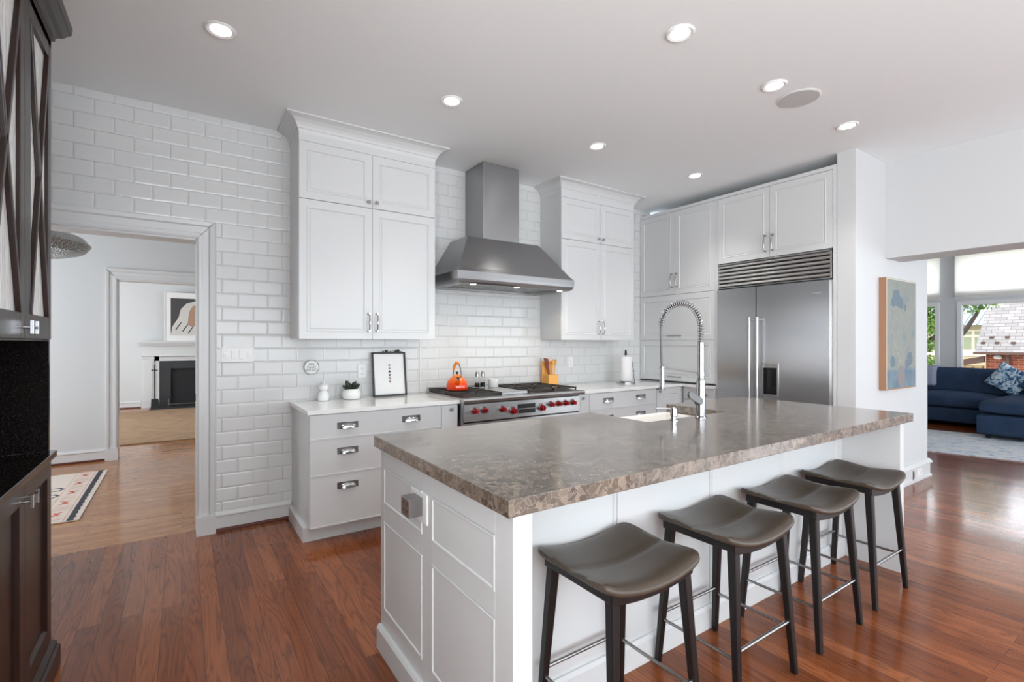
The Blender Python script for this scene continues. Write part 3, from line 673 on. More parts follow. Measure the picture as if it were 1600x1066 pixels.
# end panel: stiles and rails around four recessed fields
stile_y = [(BY1, 2.121), (1.706, 1.620), (1.192, BY0)]; zr = [(.10, .185), (.577, .655), (.818, IZ0)]
g = G()
for a, b in stile_y: g.box(BX, BX+.021, b, a, .1, IZ0)
for a, b in ((2.121, 1.706), (1.620, 1.192)):
    for z0, z1 in zr: g.box(BX, BX+.021, b, a, z0, z1)
    for z0, z1 in ((.185, .577), (.655, .818)):
        g.panel((BX, a, z0), -Y, Z, -X, a-b, z1-z0, [(0, -.0005), (.001, .004), (.009, .004), (.015, -.006), (.019, -.006), (.024, -.012)])
obj('end_panel', g, 'cab', t, .0012)
g = G().sweep([(BX, BY1), (BX, 1.098), (.812, 1.098)], [(0, 0), (.020, 0), (.020, .094), (.012, .106), (0, .106)]); obj('plinth', g, 'cab', t, .001)
g = G()
for a, b in ((.812, 1.462), (1.492, 2.117), (2.143, 2.775), (2.803, 3.426), (3.452, 3.544)):
    g.box(a, b, 1.432, 1.441, .11, IZ0)
for a in (1.462, 2.117, 2.775, 3.426): g.tube([(a+.014, 1.437, .11), (a+.014, 1.437, IZ0)], .008, 8)
g.sweep([(.812, 1.432), (3.544, 1.432)], [(0, 0), (.016, 0), (.016, .095), (.010, .112), (0, .112)])
obj('seating_side_panel', g, 'cab', t, .001)
# pop-out socket box on the end panel
g = G().box(BX-.006, BX+.012, 1.655, 1.80, .70, .812)
o = obj('socket_plate', g, 'white', t, .004)
obj('socket_box', G().box(.685, BX, 1.69, 1.765, .728, .795), 'nickel', o, .002)
g = G()
for y in (1.708, 1.738):
    for z in (.745, .772): g.box(.6845, .6855, y, y+.005, z, z+.009)
obj('socket_slots', g, 'shadow', o)
# sink with taps
t = thing('farmhouse_sink', 'white farmhouse sink set into the back edge of the marble island', 'sink', (2.39, 1.96, .66))
g = G(); a0, a1, b0, b1 = SX0-.025, SX1+.025, SY0-.025, IY1+.015
zt, zb = .900, .68; tk = .03
g.box(a0, a1, b0, b1, zb-.015, zb+.01).box(a0, a0+tk+.02, b0, b1, zb, zt).box(a1-tk-.02, a1, b0, b1, zb, zt).box(a0, a1, b0, b0+tk+.02, zb, zt).box(a0, a1, b1-tk, b1, zb, zt)
obj('basin', g, 'sink', t, .008, seg=3)
obj('drain', G().lathe([(.045, 0), (.045, .003), (.03, .004)], (2.39, 1.96, zb+.01), 20), 'chrome', t)
fx, fy = 2.404, 1.679
t = thing('kitchen_faucet', 'tall chrome spring neck faucet standing on the marble island', 'faucet', (fx, fy, IZ1))
obj('base', G().lathe([(.032, IZ1), (.032, IZ1+.006), (.026, IZ1+.010), (.024, IZ1+.20), (.021, IZ1+.215), (.0175, 1.18), (.0175, 1.374), (.014, 1.376)], (fx, fy, 0), 24), 'faucetsteel', t, smooth=35)
arc = []
cy, cz, R_ = fy+.138, 1.455, .138
for i in range(41):
    a = PI*i/40; zz = cz+R_*math.sin(a)*1.06
    arc.append((fx, cy-R_*math.cos(a), zz))
arc = [(fx, fy, 1.374), (fx, fy, 1.41)]+arc
obj('inner_hose', G().tube(arc+[(fx, fy+.274, 1.40), (fx, fy+.270, 1.25), (fx, fy+.266, 1.22)], .0065, 10), 'darkmetal', t, smooth=50)
# spring coil round the arch
spring = []; full = [Vector(p) for p in arc[:-2]]
L = [0]
for p, q in zip(full, full[1:]): L.append(L[-1]+(q-p).length)
turns = 34; ns = turns*10
for i in range(ns+1):
    s_ = L[-1]*i/ns; j = max(1, next((k_ for k_ in range(1, len(L)) if L[k_] >= s_), len(L)-1)); f_ = (s_-L[j-1])/(L[j]-L[j-1])
    p = full[j-1].lerp(full[j], f_); tt = (full[j]-full[j-1]).normalized(); a = 2*PI*i/10
    q = tt.cross(X).normalized(); spring.append(p+(X*math.cos(a)+q*math.sin(a))*.0165)
obj('spring', G().tube(spring, .0021, 6), 'chrome', t, smooth=60)
hy2 = fy+.266
obj('spray_head', G().lathe([(.008, 1.235), (.012, 1.225), (.014, 1.20), (.0155, 1.12), (.018, 1.095), (.021, 1.088), (.018, 1.086)], (fx, hy2, 0), 20), 'faucetsteel', t, smooth=35)
obj('spray_trigger', G().bar((fx, hy2+.012, 1.10), (fx, hy2+.040, 1.085), .012, .008), 'darkmetal', t, .001)
obj('holder_arm', G().tube([(fx, fy+.012, 1.196), (fx, fy+.03, 1.202), (fx, hy2-.02, 1.218)], .0045, 8).tube([(fx, fy, 1.185), (fx, fy, 1.205)], .021, 16).tube([(fx, hy2, 1.212), (fx, hy2, 1.228)], .017, 16), 'nickel', t, smooth=40)
g = G().tube([(fx-.02, fy, 1.035), (fx-.045, fy-.004, 1.04)], .014, 14)
lev = []
for i in range(9):
    a = PI*i/8; lev.append((-.122-.020*math.sin(a), .020*math.cos(a)))
lev = [(x, z) for x, z in lev]+[(-.03+.020*math.sin(a), -.020*math.cos(a)) for a in (PI*i/8 for i in range(9))]
for y in (0, .012): pass
rot = math.radians(-25)
pl = [(fx+x*math.cos(rot)-z*math.sin(rot)-.012, 1.036+(x*math.sin(rot)+z*math.cos(rot))) for x, z in lev]
g.loft([[(x, fy-.030, z) for x, z in pl], [(x, fy-.016, z) for x, z in pl]])
obj('lever', g, 'leversteel', t, .002)
t = thing('soap_dispenser', 'short chrome soap dispenser on the marble left of the tall faucet', 'soap dispenser', (2.204, 1.705, IZ1))
obj('body', G().lathe([(.024, IZ1), (.024, IZ1+.004), (.015, IZ1+.007), (.015, IZ1+.020), (.0185, IZ1+.024), (.0185, IZ1+.066), (.014, IZ1+.070)], (2.204, 1.705, 0), 20), 'chrome', t, smooth=35)
obj('spout', G().tube([(2.204, 1.705, IZ1+.060), (2.16, 1.735, IZ1+.066), (2.125, 1.76, IZ1+.064)], .0045, 8), 'nickel', t, smooth=40)

# ================================================================== bar stools
def stool():
    t = thing('bar_stool', 'bar stool', 'bar stool', (0, 0, 0), 'leather bar stools along the island')
    HX, HY = .228, .190
    def sag(x): return .040*(1-(min(1, abs(x)/HX))**2)
    nx, ny = 24, 20; top = []; bot = []
    def outline(u, v):                        # square grid pushed into a rounded rectangle
        p = 9; s_ = max(abs(u), abs(v)); 
        if s_ < 1e-6: return 0, 0
        k_ = s_/((abs(u)**p+abs(v)**p)**(1/p)); return u*k_, v*k_
    g = G(); V = []
    for j in range(ny+1):
        for i in range(nx+1):
            u, v = -1+2*i/nx, -1+2*j/ny; a, b = outline(u, v); s_ = max(abs(u), abs(v))
            x, y = a*HX, b*HY
            edge = (1-s_**6)
            z = .645-sag(x)+.013*(edge-1)+.022*abs(b)-.004*math.exp(-(b/.03)**2)*(1 if abs(a) < .97 else 0)
            if b < -.8: z -= .008*((-b-.8)/.2)**2
            V.append((x, y, z))
    nt = len(V)
    for j in range(ny+1):
        for i in range(nx+1):
            u, v = -1+2*i/nx, -1+2*j/ny; a, b = outline(u, v); s_ = max(abs(u), abs(v)); x, y = a*HX*.985, b*HY*.985
            V.append((x, y, .626-sag(x)-.004*(1-s_**4)))
    F_ = []
    for j in range(ny):
        for i in range(nx):
            a = j*(nx+1)+i; F_.append((a, a+1, a+nx+2, a+nx+1)); F_.append((nt+a, nt+a+nx+1, nt+a+nx+2, nt+a+1))
    ring = [i for i in range(nx+1)]+[(j*(nx+1)+nx) for j in range(1, ny+1)]+[ny*(nx+1)+i for i in range(nx-1, -1, -1)]+[j*(nx+1) for j in range(ny-1, 0, -1)]
    # a rounded side between the two skins
    mids = [(V[r][0]*1.012, V[r][1]*1.012, (V[r][2]+V[nt+r][2])/2) for r in ring]; m0 = len(V); V += mids; n_ = len(ring)
    for i in range(n_):
        a, b = ring[i], ring[(i+1) % n_]; ma, mb = m0+i, m0+(i+1) % n_
        F_.append((a, ma, mb, b)); F_.append((ma, nt+a, nt+b, mb))
    g.add(V, F_); o = obj('seat', g, 'leather', t, smooth=75)
    # side welts folding over the front corners
    for s_ in (-1, 1):
        tx, ty, bx, by = .170, .142, .205, .183
        for q in (-1, 1):
            p0 = (s_*tx, q*ty, .625-sag(tx)); p1 = (s_*bx, q*by, 0)
            obj('leg', G().bar(p0, p1, .036, .036, .023, .025), 'stoolleg', t, .005, seg=2)
    g = G()
    for q in (-1, 1):                            # aprons that follow the saddle
        rings = []
        for i in range(17):
            x = -.195+.39*i/16; zt_ = .628-sag(x); hb = .030+.008*(abs(x)/.195)**2
            rings.append([(x, q*.165, zt_), (x, q*.142, zt_), (x, q*.142, zt_-hb), (x, q*.165, zt_-hb)])
        g.loft(rings)
    for s_ in (-1, 1): g.box(s_*.178, s_*.200, -.160, .160, .585, .622)
    obj('seat_frame', g, 'stoolleg', t, .003)
    def at_leg(s_, q, z): f_ = 1-z/.6; return (s_*(.170+(.205-.170)*f_), q*(.142+(.183-.142)*f_), z)
    for q in (-1, 1): obj('foot_rail', G().tube([at_leg(-1, q, .215), at_leg(1, q, .215)], .0075, 10), 'nickel', t, smooth=50)
    for s_ in (-1, 1): obj('foot_rail', G().tube([at_leg(s_, -1, .188), at_leg(s_, 1, .188)], .0065, 10), 'nickel', t, smooth=50)
    return t
st = stool()
labs = ['taupe leather bar stool with dark legs nearest the camera, at the panelled island end', 'taupe leather bar stool with dark legs, second from the panelled island end',
        'taupe leather bar stool with dark legs, third from the panelled island end', 'taupe leather bar stool with dark legs farthest from the camera, by the painting wall']
for i, (x, y, rz) in enumerate(((1.262, 1.212, 0), (1.902, 1.212, .0), (2.534, 1.214, .0), (3.150, 1.222, 0))):
    o = st if i == 0 else copy_tree(st)
    o.location = (x, y, 0); o.rotation_euler = (0, 0, rz); o['label'] = labs[i]

# ================================================================== dark hutch at the left
HX_, HY0, HY1 = -.455, .58, 2.783
t = thing('hutch', 'dark espresso hutch with X-mullioned glass doors at the left edge', 'hutch', (-.78, 1.7, 0))
g = G().box(-1.09, HX_-.02, HY0, HY1, .08, .893).box(-1.09, HX_-.03, HY0, HY1-.02, 0, .1)
obj('base_body', g, 'espresso', t, .001)
g = G().box(-1.09, -1.07, HY0, HY1, .919, 1.385).box(-1.07, HX_-.004, HY1-.02, HY1, .919, 1.385)
obj('niche_lining', g, 'granite', t)
g = G().box(-1.09, HX_-.022, HY0, HY1, 1.378, 1.398).box(-1.09, HX_-.022, HY1-.02, HY1, 1.38, 2.66).box(-1.09, -1.07, HY0, HY1, 1.38, 2.66).box(-1.09, HX_, HY0, HY1, 2.60, 2.70).box(-1.09, HX_-.03, HY0, HY0+.02, .919, 2.66)
obj('upper_body', g, 'espresso', t, .001)
obj('crown_moulding', G().sweep([(-1.09, HY0), (HX_, HY0), (HX_, HY1), (-1.09, HY1)], [(0, 2.635), (.010, 2.64), (.012, 2.655), (.020, 2.665), (.034, 2.675), (.050, 2.70), (.056, 2.705), (.060, 2.735), (0, 2.735)]), 'espresso', t)
obj('base_moulding', G().sweep([(-1.09, HY0), (HX_-.012, HY0), (HX_-.012, HY1), (-1.09, HY1)], [(0, 0), (.036, 0), (.036, .085), (.026, .092), (.026, .104), (.012, .122), (0, .122)]), 'espresso', t, .001)
obj('counter', G().box(-1.09, -.438, HY0-.01, 2.790, .893, .918), 'granite', t, .002)
seams = [HY1, 2.370, 1.930, 1.490, 1.05, .60]
for i in range(5):
    a, b = seams[i], seams[i+1]; w_ = a-b
    # base door
    y_in = [.078 if i == 0 else .055, .055]
    d = obj('door', G().panel((HX_, a-.002, .125), -Y, Z, X, w_-.004, .760, [(0, 0), (.068, 0), (.070, -.002), (.080, -.012), (.084, -.013)], back=.018), 'espresso', t, .001)
    kn = b+.035 if i % 2 == 0 else a-.035
    def tknob(z, vert=True):
        g = G().tube([(HX_, kn, z), (HX_+.024, kn, z)], .0045, 8)
        return g.box(HX_+.020, HX_+.030, kn-.005, kn+.005, z-.024, z+.024) if vert else g
    obj('knob', tknob(.822), 'chrome', d, .001)
    # glazed upper door
    z0, z1 = 1.385, 2.632; s0, s1 = (.055, .078) if i == 0 else (.055, .055)
    ya, yb_ = a-.002, b+.002; ga, gb = ya-(.052 if i == 0 else .055), yb_+(.078 if i == 0 else .055); za, zb_ = 1.475, 2.545
    g = G().box(HX_-.02, HX_, ga, ya, z0, z1).box(HX_-.02, HX_, yb_, gb, z0, z1).box(HX_-.02, HX_, gb, ga, z0, za).box(HX_-.02, HX_, gb, ga, zb_, z1)
    d = obj('glass_door', g, 'espresso', t, .002)
    obj('pane', G().box(HX_-.016, HX_-.012, gb-.003, ga+.003, za-.003, zb_+.003), 'rain', d)
    g = G()
    for p0, p1 in (((HX_-.004, ga, za), (HX_-.004, gb, zb_)), ((HX_-.004, gb, za), (HX_-.004, ga, zb_))): g.bar(p0, p1, .016, .022, up=(0, 1, 0)); 
    obj('mullion', g, 'espresso', d, .003)
    obj('knob', tknob(1.425), 'chrome', d, .001)

# ================================================================== things on the counters and the wall
CT = .9145
t = thing('potted_succulent', 'small white ribbed pot with a dark succulent on the white worktop', 'potted plant', (1.143, 4.03, CT))
prof = [(.055, 0), (.068, .006), (.075, .03), (.072, .055), (.062, .078), (.056, .083), (.052, .080), (.050, .070)]
obj('pot', G().lathe([(r, z+CT) for r, z in prof], (1.143, 4.03, 0), 28), 'white', t, smooth=40)
obj('soil', G().lathe([(.052, CT+.068), (.050, CT+.072)], (1.143, 4.03, 0), 20), 'shadow', t)
g = G()
for i in range(26):
    a = random.uniform(0, 2*PI); L_ = random.uniform(.045, .085); tilt = random.uniform(.3, 1.25); r0 = random.uniform(0, .03)
    b = Vector((1.143+r0*math.cos(a), 4.03+r0*math.sin(a), CT+.07)); dr = Vector((math.cos(a)*math.sin(tilt), math.sin(a)*math.sin(tilt), math.cos(tilt)))
    p = [b+dr*L_*s_+Vector((0, 0, .012*s_*s_)) for s_ in (0, .3, .6, .85, 1)]
    if max(q.y for q in p) > 4.115: continue
    g.tube(p, [.004, .009, .010, .007, .001], 6)
obj('leaves', g, 'plant', t, smooth=60)
t = thing('glass_jar', 'small white glass jar on the worktop beneath the round wall plaque', 'jar', (.925, 4.03, CT))
obj('body', G().lathe([(r, z+CT) for r, z in ((.036, 0), (.042, .004), (.044, .03), (.040, .055), (.026, .072), (.024, .080), (.030, .086), (.036, .10), (.036, .125), (.03, .13))], (.925, 4.03, 0), 24), 'white', t, smooth=50)
obj('lid', G().lathe([(r, z+CT) for r, z in ((.034, .130), (.030, .137), (.010, .140), (.012, .150), (.004, .158))], (.925, 4.03, 0), 20), 'white', t, smooth=50)
# framed print leaning on the tiles
t = thing('framed_print', 'thin black frame holding a print of small triangles, leaning on the tiles', 'picture', (1.487, 4.05, CT))
def lean(u, v, d): # u along X, v up the frame, d towards the room
    a = math.radians(8.0); return (1.332+u, 4.066+v*math.sin(a)-d*math.cos(a), CT+.001+v*math.cos(a)+d*math.sin(a))
def lbox(g, u0, u1, v0, v1, d0, d1, m=0):
    return g.add([lean(u, v, d) for d in (d0, d1) for u, v in ((u0, v0), (u1, v0), (u1, v1), (u0, v1))], [(0, 3, 2, 1), (4, 5, 6, 7), (0, 1, 5, 4), (1, 2, 6, 5), (2, 3, 7, 6), (3, 0, 4, 7)], m)
FW, FH = .295, .375
g = G(); lbox(g, 0, .013, 0, FH, 0, .022); lbox(g, FW-.013, FW, 0, FH, 0, .022); lbox(g, 0, FW, 0, .013, 0, .022); lbox(g, 0, FW, FH-.013, FH, 0, .022)
obj('frame', g, 'frameblack', t)
pr = obj('print', lbox(G(), .012, FW-.012, .012, FH-.012, .002, .008), 'whitepaper', t)
M['pinkgrey'] = mat('pinkish grey ink', srgb(150, 128, 128), .8); M['ink'] = mat('dark ink', srgb(35, 30, 32), .8)
g = G(); cu = FW/2+.003
for i, (v, up_) in enumerate(((.268, 1), (.240, 1), (.212, 1), (.176, 0), (.148, 0), (.120, 0))):
    h_, hw = .022, .0125; mi = 1 if i in (2, 3) else 0
    tri = [(cu-hw, v-h_/2), (cu+hw, v-h_/2), (cu, v+h_/2)] if up_ else [(cu-hw, v+h_/2), (cu+hw, v+h_/2), (cu, v-h_/2)]
    g.add([lean(a, b, .0083) for a, b in tri], [(0, 1, 2)], mi)
obj('triangles', g, ['pinkgrey', 'ink'], pr)
g = G()
for u, r, s_ in ((.10, .008, 1.2), (.13, .014, 1.1), (.165, .008, 1.3), (.215, .012, 1.2), (.235, .016, 1.1), (.262, .006, 1.2)):
    p = Vector(lean(u, FH+.003, .012)); g.lathe([(.001, 0), (r*.8, r*.3), (r, r*.8), (r*.7, r*1.4), (.001, r*1.7)], tuple(p-Z*.004), 10)
obj('trailing_leaves', g, 'plant', t, smooth=60)
# round plaque
t = thing('round_plaque', 'small round white plaque with three lines of grey lettering on the tiles', 'wall plaque', (.857, YW-.01, 1.12))
pq = obj('disc', G().tube([(.857, YW-.009, 1.176), (.857, YW-.020, 1.176)], [.055, .055], 32), 'white', t, smooth=40)
g = G(); r_out = [(.857+.056*math.cos(a), YW-.022, 1.176+.056*math.sin(a)) for a in (2*PI*i/32 for i in range(33))]; g.tube(r_out, .0022, 6)
obj('rim', g, 'nickel', t, smooth=50)
M['lettergrey'] = mat('grey lettering', srgb(95, 92, 92), .7)
def text(parent, body, size, loc, rot, m, name='lettering', depth=.0004):
    cu_ = bpy.data.curves.new(name, 'FONT'); cu_.body = body; cu_.size = size; cu_.align_x = 'CENTER'; cu_.align_y = 'CENTER'; cu_.extrude = depth
    cu_.materials.append(M[m]); tmp = link(bpy.data.objects.new('lettering_source', cu_)); bpy.context.view_layer.update()
    me = bpy.data.meshes.new_from_object(tmp.evaluated_get(bpy.context.evaluated_depsgraph_get())); bpy.data.objects.remove(tmp)
    o = link(bpy.data.objects.new(name, me)); o.parent = parent; o.location = Vector(loc)-ORG[parent.name]; o.rotation_euler = rot
    ORG[o.name] = Vector(loc); return o
for tx, dz in (('BIG', .023), ('Family', .001), ('WE GO', -.022)): text(t, tx, .026, (.857, YW-.0215, 1.176+dz), (PI/2, 0, 0), 'lettergrey')
# switch plate and outlets
t = thing('light_switch_plate', 'wide white four-gang switch plate on the tiles beside the doorway', 'light switch', (.342, YW-.01, 1.23))
pl_ = obj('plate', G().box(.236, .448, YW-.016, YW-.004, 1.228, 1.336), 'white', t, .003)
for i in range(4):
    x = .268+i*.0495
    if i in (1, 2): obj('switch', G().box(x-.015, x+.015, YW-.020, YW-.015, 1.250, 1.314), 'white', t, .002)
    else: obj('switch', G().box(x-.016, x+.016, YW-.018, YW-.015, 1.252, 1.298).box(x-.006, x+.006, YW-.022, YW-.017, 1.270, 1.292), 'white', t, .001)
def outlet(P, U, Nn, label, group='white wall outlets'):
    t = thing('wall_outlet', label, 'power outlet', P, group)
    mt = place(P, U, Nn)
    obj('plate', G().box(-.036, .036, -.001, .006, -.058, .058).moved(mt), 'white', t, .003)
    g = G()
    for z in (-.022, .022): g.box(-.017, .017, .005, .008, z-.014, z+.014)
    s_ = obj('socket', g.moved(mt), 'white', t, .002)
    g = G()
    for z in (-.022, .022):
        for x in (-.007, .007): g.box(x-.001, x+.001, .0078, .0084, z-.003, z+.006)
        g.box(-.002, .002, .0078, .0084, z-.009, z-.006)
    obj('slots', g.moved(mt), 'shadow', t)
outlet((1.261, YW-.010, 1.132), X, -Y, 'white power outlet on the tiles between the succulent and the framed print')
outlet((3.569, YW-.010, 1.157), X, -Y, 'white power outlet on the tiles right of the utensil holder')
t = thing('baseboard_outlet', 'white outlet plate set in the baseboard below the painting', 'power outlet', (6.12, 1.765, .04))
obj('plate', G().box(6.06, 6.18, 1.776, 1.784, .038, .112), 'white', t, .003)
obj('socket', G().box(6.075, 6.11, 1.773, 1.777, .055, .095).box(6.125, 6.16, 1.773, 1.777, .055, .095), 'white', t, .001)
t = thing('floor_vent', 'small dark slot vent in the baseboard below the painting', 'vent', (5.95, 1.765, .03))
obj('slot', G().box(5.93, 5.965, 1.778, 1.784, .028, .115), 'nickel', t, .001)
obj('slot_opening', G().box(5.938, 5.957, 1.775, 1.779, .04, .103), 'shadow', t)

# kettle, spout towards the camera
kx, ky, kz = 1.985, 3.80, .9585
t = thing('tea_kettle', 'shiny orange enamel tea kettle on the left cooktop grate', 'kettle', (kx, ky, kz))
prof = [(.078, 0), (.094, .006), (.098, .022), (.094, .050), (.082, .082), (.064, .106), (.046, .120), (.040, .124)]
obj('body', G().lathe([(r, z+kz) for r, z in prof], (kx, ky, 0), 36), 'kettle', t, smooth=50)
l_ = obj('lid', G().lathe([(r, z+kz) for r, z in ((.042, .122), (.043, .127), (.034, .134), (.010, .138))], (kx, ky, 0), 28), 'kettle', t, smooth=50)
obj('lid_knob', G().lathe([(r, z+kz) for r, z in ((.006, .137), (.006, .145), (.012, .150), (.012, .158), (.004, .163))], (kx, ky, 0), 16), 'black', l_, smooth=50)
dv = Vector((-kx+.25, -ky, 0)).normalized(); base = Vector((kx, ky, kz))
obj('spout', G().tube([base+dv*.070+Z*.058, base+dv*.100+Z*.082, base+dv*.118+Z*.108], [.026, .019, .013], 16), 'kettle', t, smooth=50)
obj('whistle', G().tube([base+dv*.116+Z*.104, base+dv*.124+Z*.117], [.0145, .0135], 14).tube([base+dv*.12+Z*.112, base+dv*.10+Z*.142], .003, 6), 'chrome', t, smooth=50)
dh = Vector((dv.x*math.cos(.6)-dv.y*math.sin(.6), dv.x*math.sin(.6)+dv.y*math.cos(.6), 0))
hp = [base+dh*(.058*math.cos(a))+Z*(.112+.128*math.sin(a)) for a in (PI*i/20 for i in range(21))]
obj('handle_wire', G().tube(hp, .0042, 8), 'darkmetal', t, smooth=50)
obj('handle', G().tube(hp[7:18], [.007]+[.0125]*9+[.007], 12), 'kettle', t, smooth=50)
M['salt'] = mat('salt crystals', (.8, .8, .78), .7); M['pepper'] = mat('peppercorns', (.06, .04, .03), .7)
for x, y, fill, lab in ((2.292, 3.985, 'pepper', 'slender glass pepper mill behind the orange kettle'), (2.352, 3.985, 'salt', 'slender glass salt mill between the pepper mill and the white cup')):
    z = .9505; t = thing('spice_mill', lab, 'shaker', (x, y, z), 'slim glass mills on the cooktop')
    obj('glass_body', G().lathe([(r, q+z) for r, q in ((.024, 0), (.026, .01), (.020, .06), (.016, .10), (.016, .105))], (x, y, 0), 20), 'glass', t, smooth=50)
    obj('contents', G().lathe([(r, q+z) for r, q in ((.020, .005), (.0215, .012), (.018, .045))], (x, y, 0), 16), fill, t, smooth=50)
    obj('cap', G().lathe([(r, q+z) for r, q in ((.0175, .103), (.0175, .135), (.012, .150), (.004, .153))], (x, y, 0), 20), 'nickel', t, smooth=50)
t = thing('cup', 'white straight-sided cup on the steel griddle', 'cup', (2.435, 3.93, .9505))
obj('body', G().lathe([(r, q+.9505) for r, q in ((.044, 0), (.048, .004), (.050, .082), (.046, .082), (.044, .01))], (2.435, 3.93, 0), 28), 'white', t, smooth=50)
# utensil holder
t = thing('utensil_holder', 'bamboo utensil holder with wooden spoons at the right end of the cooktop', 'utensil holder', (3.205, 4.03, CT))
obj('box', G().box(3.145, 3.275, 3.985, 4.075, CT, CT+.125), 'bamboo', t, .004)
obj('back_board', G().box(3.135, 3.262, 4.08, 4.098, CT, CT+.262), 'bamboo', t, .003)
tag(obj('wooden_spatula', G().loft([[(3.195, 4.045, CT+.10), (3.21, 4.045, CT+.10), (3.185, 4.045, CT+.29), (3.125, 4.045, CT+.30)], [(3.195, 4.051, CT+.10), (3.21, 4.051, CT+.10), (3.185, 4.051, CT+.29), (3.125, 4.051, CT+.30)]]), 'cherry', bev=.001), 'dark red wooden spatula standing in the bamboo utensil holder', 'utensil')
for x, lean_, lab in ((3.225, .01, 'pale wooden spoon in the bamboo utensil holder, next to the dark spatula'), (3.25, .018, 'pale wooden spoon in the bamboo utensil holder, farthest from the dark spatula')):
    g = G().tube([(x, 4.03, CT+.11), (x+lean_*.7, 4.03, CT+.22)], .005, 8)
    g.tube([(x+lean_*.7, 4.03, CT+.218), (x+lean_*.8, 4.03, CT+.235), (x+lean_, 4.03, CT+.262), (x+lean_*1.1, 4.03, CT+.285)], [.005, .014, .016, .006], 12)
    tag(obj('wooden_spoon', g, 'bamboo', smooth=50), lab, 'utensil', 'wooden spoons in the holder')
# paper towels
px_, py_ = 4.17, 3.88
t = thing('paper_towel_holder', 'upright chrome paper towel holder with a white roll in the corner', 'paper towel holder', (px_, py_, CT))
obj('base', G().lathe([(.105, CT), (.107, CT+.006), (.105, CT+.014), (.02, CT+.020)], (px_, py_, 0), 36), 'chrome', t, smooth=40)
obj('roll', G().lathe([(.066, CT+.022), (.069, CT+.026), (.069, CT+.296), (.066, CT+.30), (.020, CT+.298)], (px_, py_, 0), 32), 'whitepaper', t, smooth=50)
obj('rod', G().tube([(px_, py_, CT+.02), (px_, py_, CT+.33)], .006, 10), 'chrome', t)
obj('finial', G().lathe([(.016, CT+.318), (.014, CT+.325), (.010, CT+.37), (.004, CT+.378)], (px_, py_, 0), 16), 'black', t, smooth=50)
obj('tension_arm', G().tube([(px_+.085, py_-.055, CT+.012), (px_+.070, py_-.050, CT+.14), (px_+.058, py_-.042, CT+.25)], .0035, 8).tube([(px_+.072, py_-.05, CT+.125), (px_+.069, py_-.05, CT+.15)], .007, 8), 'darkmetal', t, smooth=50)

# ================================================================== ceiling fittings
def lathe_down(g, prof, c, n=32): return g.lathe([(r, z) for r, z in prof], c, n)
spots = [(.168, 2.974, 'on the ceiling at far left, nearest the dark hutch'), (1.513, 2.972, 'on the ceiling in front of the tall left wall cabinet'), (2.864, 2.982, 'on the ceiling right of the hood chimney'),
         (4.161, 2.970, 'on the ceiling in front of the pantry cabinet'), (2.183, 1.648, 'on the ceiling over the island, nearest the camera'), (3.124, 1.649, 'on the ceiling beside the round speaker'), (4.158, 1.647, 'on the ceiling in front of the refrigerator end pillar')]
first = None
for x, y, where in spots:
    if first is None:
        t = thing('recessed_downlight', '', 'ceiling light', (x, y, CZ-.012), 'round recessed downlights in the kitchen ceiling')
        g = G(); ring = [[(x+r*math.cos(a), y+r*math.sin(a), z) for r, z in ((.074, CZ-.001), (.074, CZ-.005), (.066, CZ-.011), (.050, CZ-.006), (.048, CZ-.001))] for a in (2*PI*i/40 for i in range(40))]
        g.loft(ring+[ring[0]], cap=(False, False)); obj('trim_ring', g, 'white', t, smooth=40)
        obj('lens', G().lathe([(.050, CZ-.0065), (.048, CZ-.004)], (x, y, 0), 32), 'lamp', t)
        first = t
    else: t = copy_tree(first); t.location = (x, y, CZ-.012)
    t['label'] = 'round white recessed downlight '+where
    l = bpy.data.lights.new('downlight', 'SPOT'); l.energy = 31; l.color = (1, .97, .91); l.spot_size = math.radians(100); l.spot_blend = .9; l.shadow_soft_size = .045
    o = bpy.data.objects.new('downlight', l); C.objects.link(o); o.location = (x, y, CZ-.03)
t = thing('ceiling_speaker', 'flat round white speaker grille in the ceiling between two downlights', 'ceiling speaker', (3.425, 1.645, CZ-.006))
obj('bezel', G().lathe([(.128, CZ-.001), (.130, CZ-.004), (.124, CZ-.006)], (3.425, 1.645, 0), 48), 'white', t, smooth=40)
M['grille'] = mat('perforated speaker grille', (.55, .55, .55), .8)
obj('grille', G().lathe([(.121, CZ-.005), (.119, CZ-.008)], (3.425, 1.645, 0), 48), 'grille', t)

# ================================================================== painting
t = thing('painting', 'tall framed painting in washed blues and greys on the bright white wall', 'painting', (5.53, 1.775, .946))
M['framewood'] = mat('pale brown frame wood', srgb(160, 120, 92), .5); M['paleedge'] = mat('cream canvas edge', srgb(214, 212, 198), .6)
obj('frame', G().box(5.175, 5.187, 1.745, 1.799, .946, 1.955).box(5.885, 5.897, 1.745, 1.799, .946, 1.955).box(5.187, 5.885, 1.745, 1.799, .946, .958).box(5.187, 5.885, 1.745, 1.799, 1.943, 1.955), 'framewood', t)
c_ = obj('canvas', G().box(5.185, 5.887, 1.747, 1.790, .956, 1.945), 'canvas', t)
obj('canvas_edge', G().box(5.185, 5.193, 1.744, 1.748, .950, 1.951).box(5.879, 5.887, 1.744, 1.748, .950, 1.951).box(5.193, 5.879, 1.744, 1.748, 1.943, 1.951), 'paleedge', c_)
BL = [1.7466]
def blob(g, cx, cz, rx, rz, n_=18, jag=.12, m=0):
    BL[0] -= .00004
    pts = [(cx+rx*math.cos(a)*(1+random.uniform(-jag, jag)), BL[0], cz+rz*math.sin(a)*(1+random.uniform(-jag, jag))) for a in (2*PI*i/n_ for i in range(n_))]
    g.add(pts, [tuple(range(n_))], m)
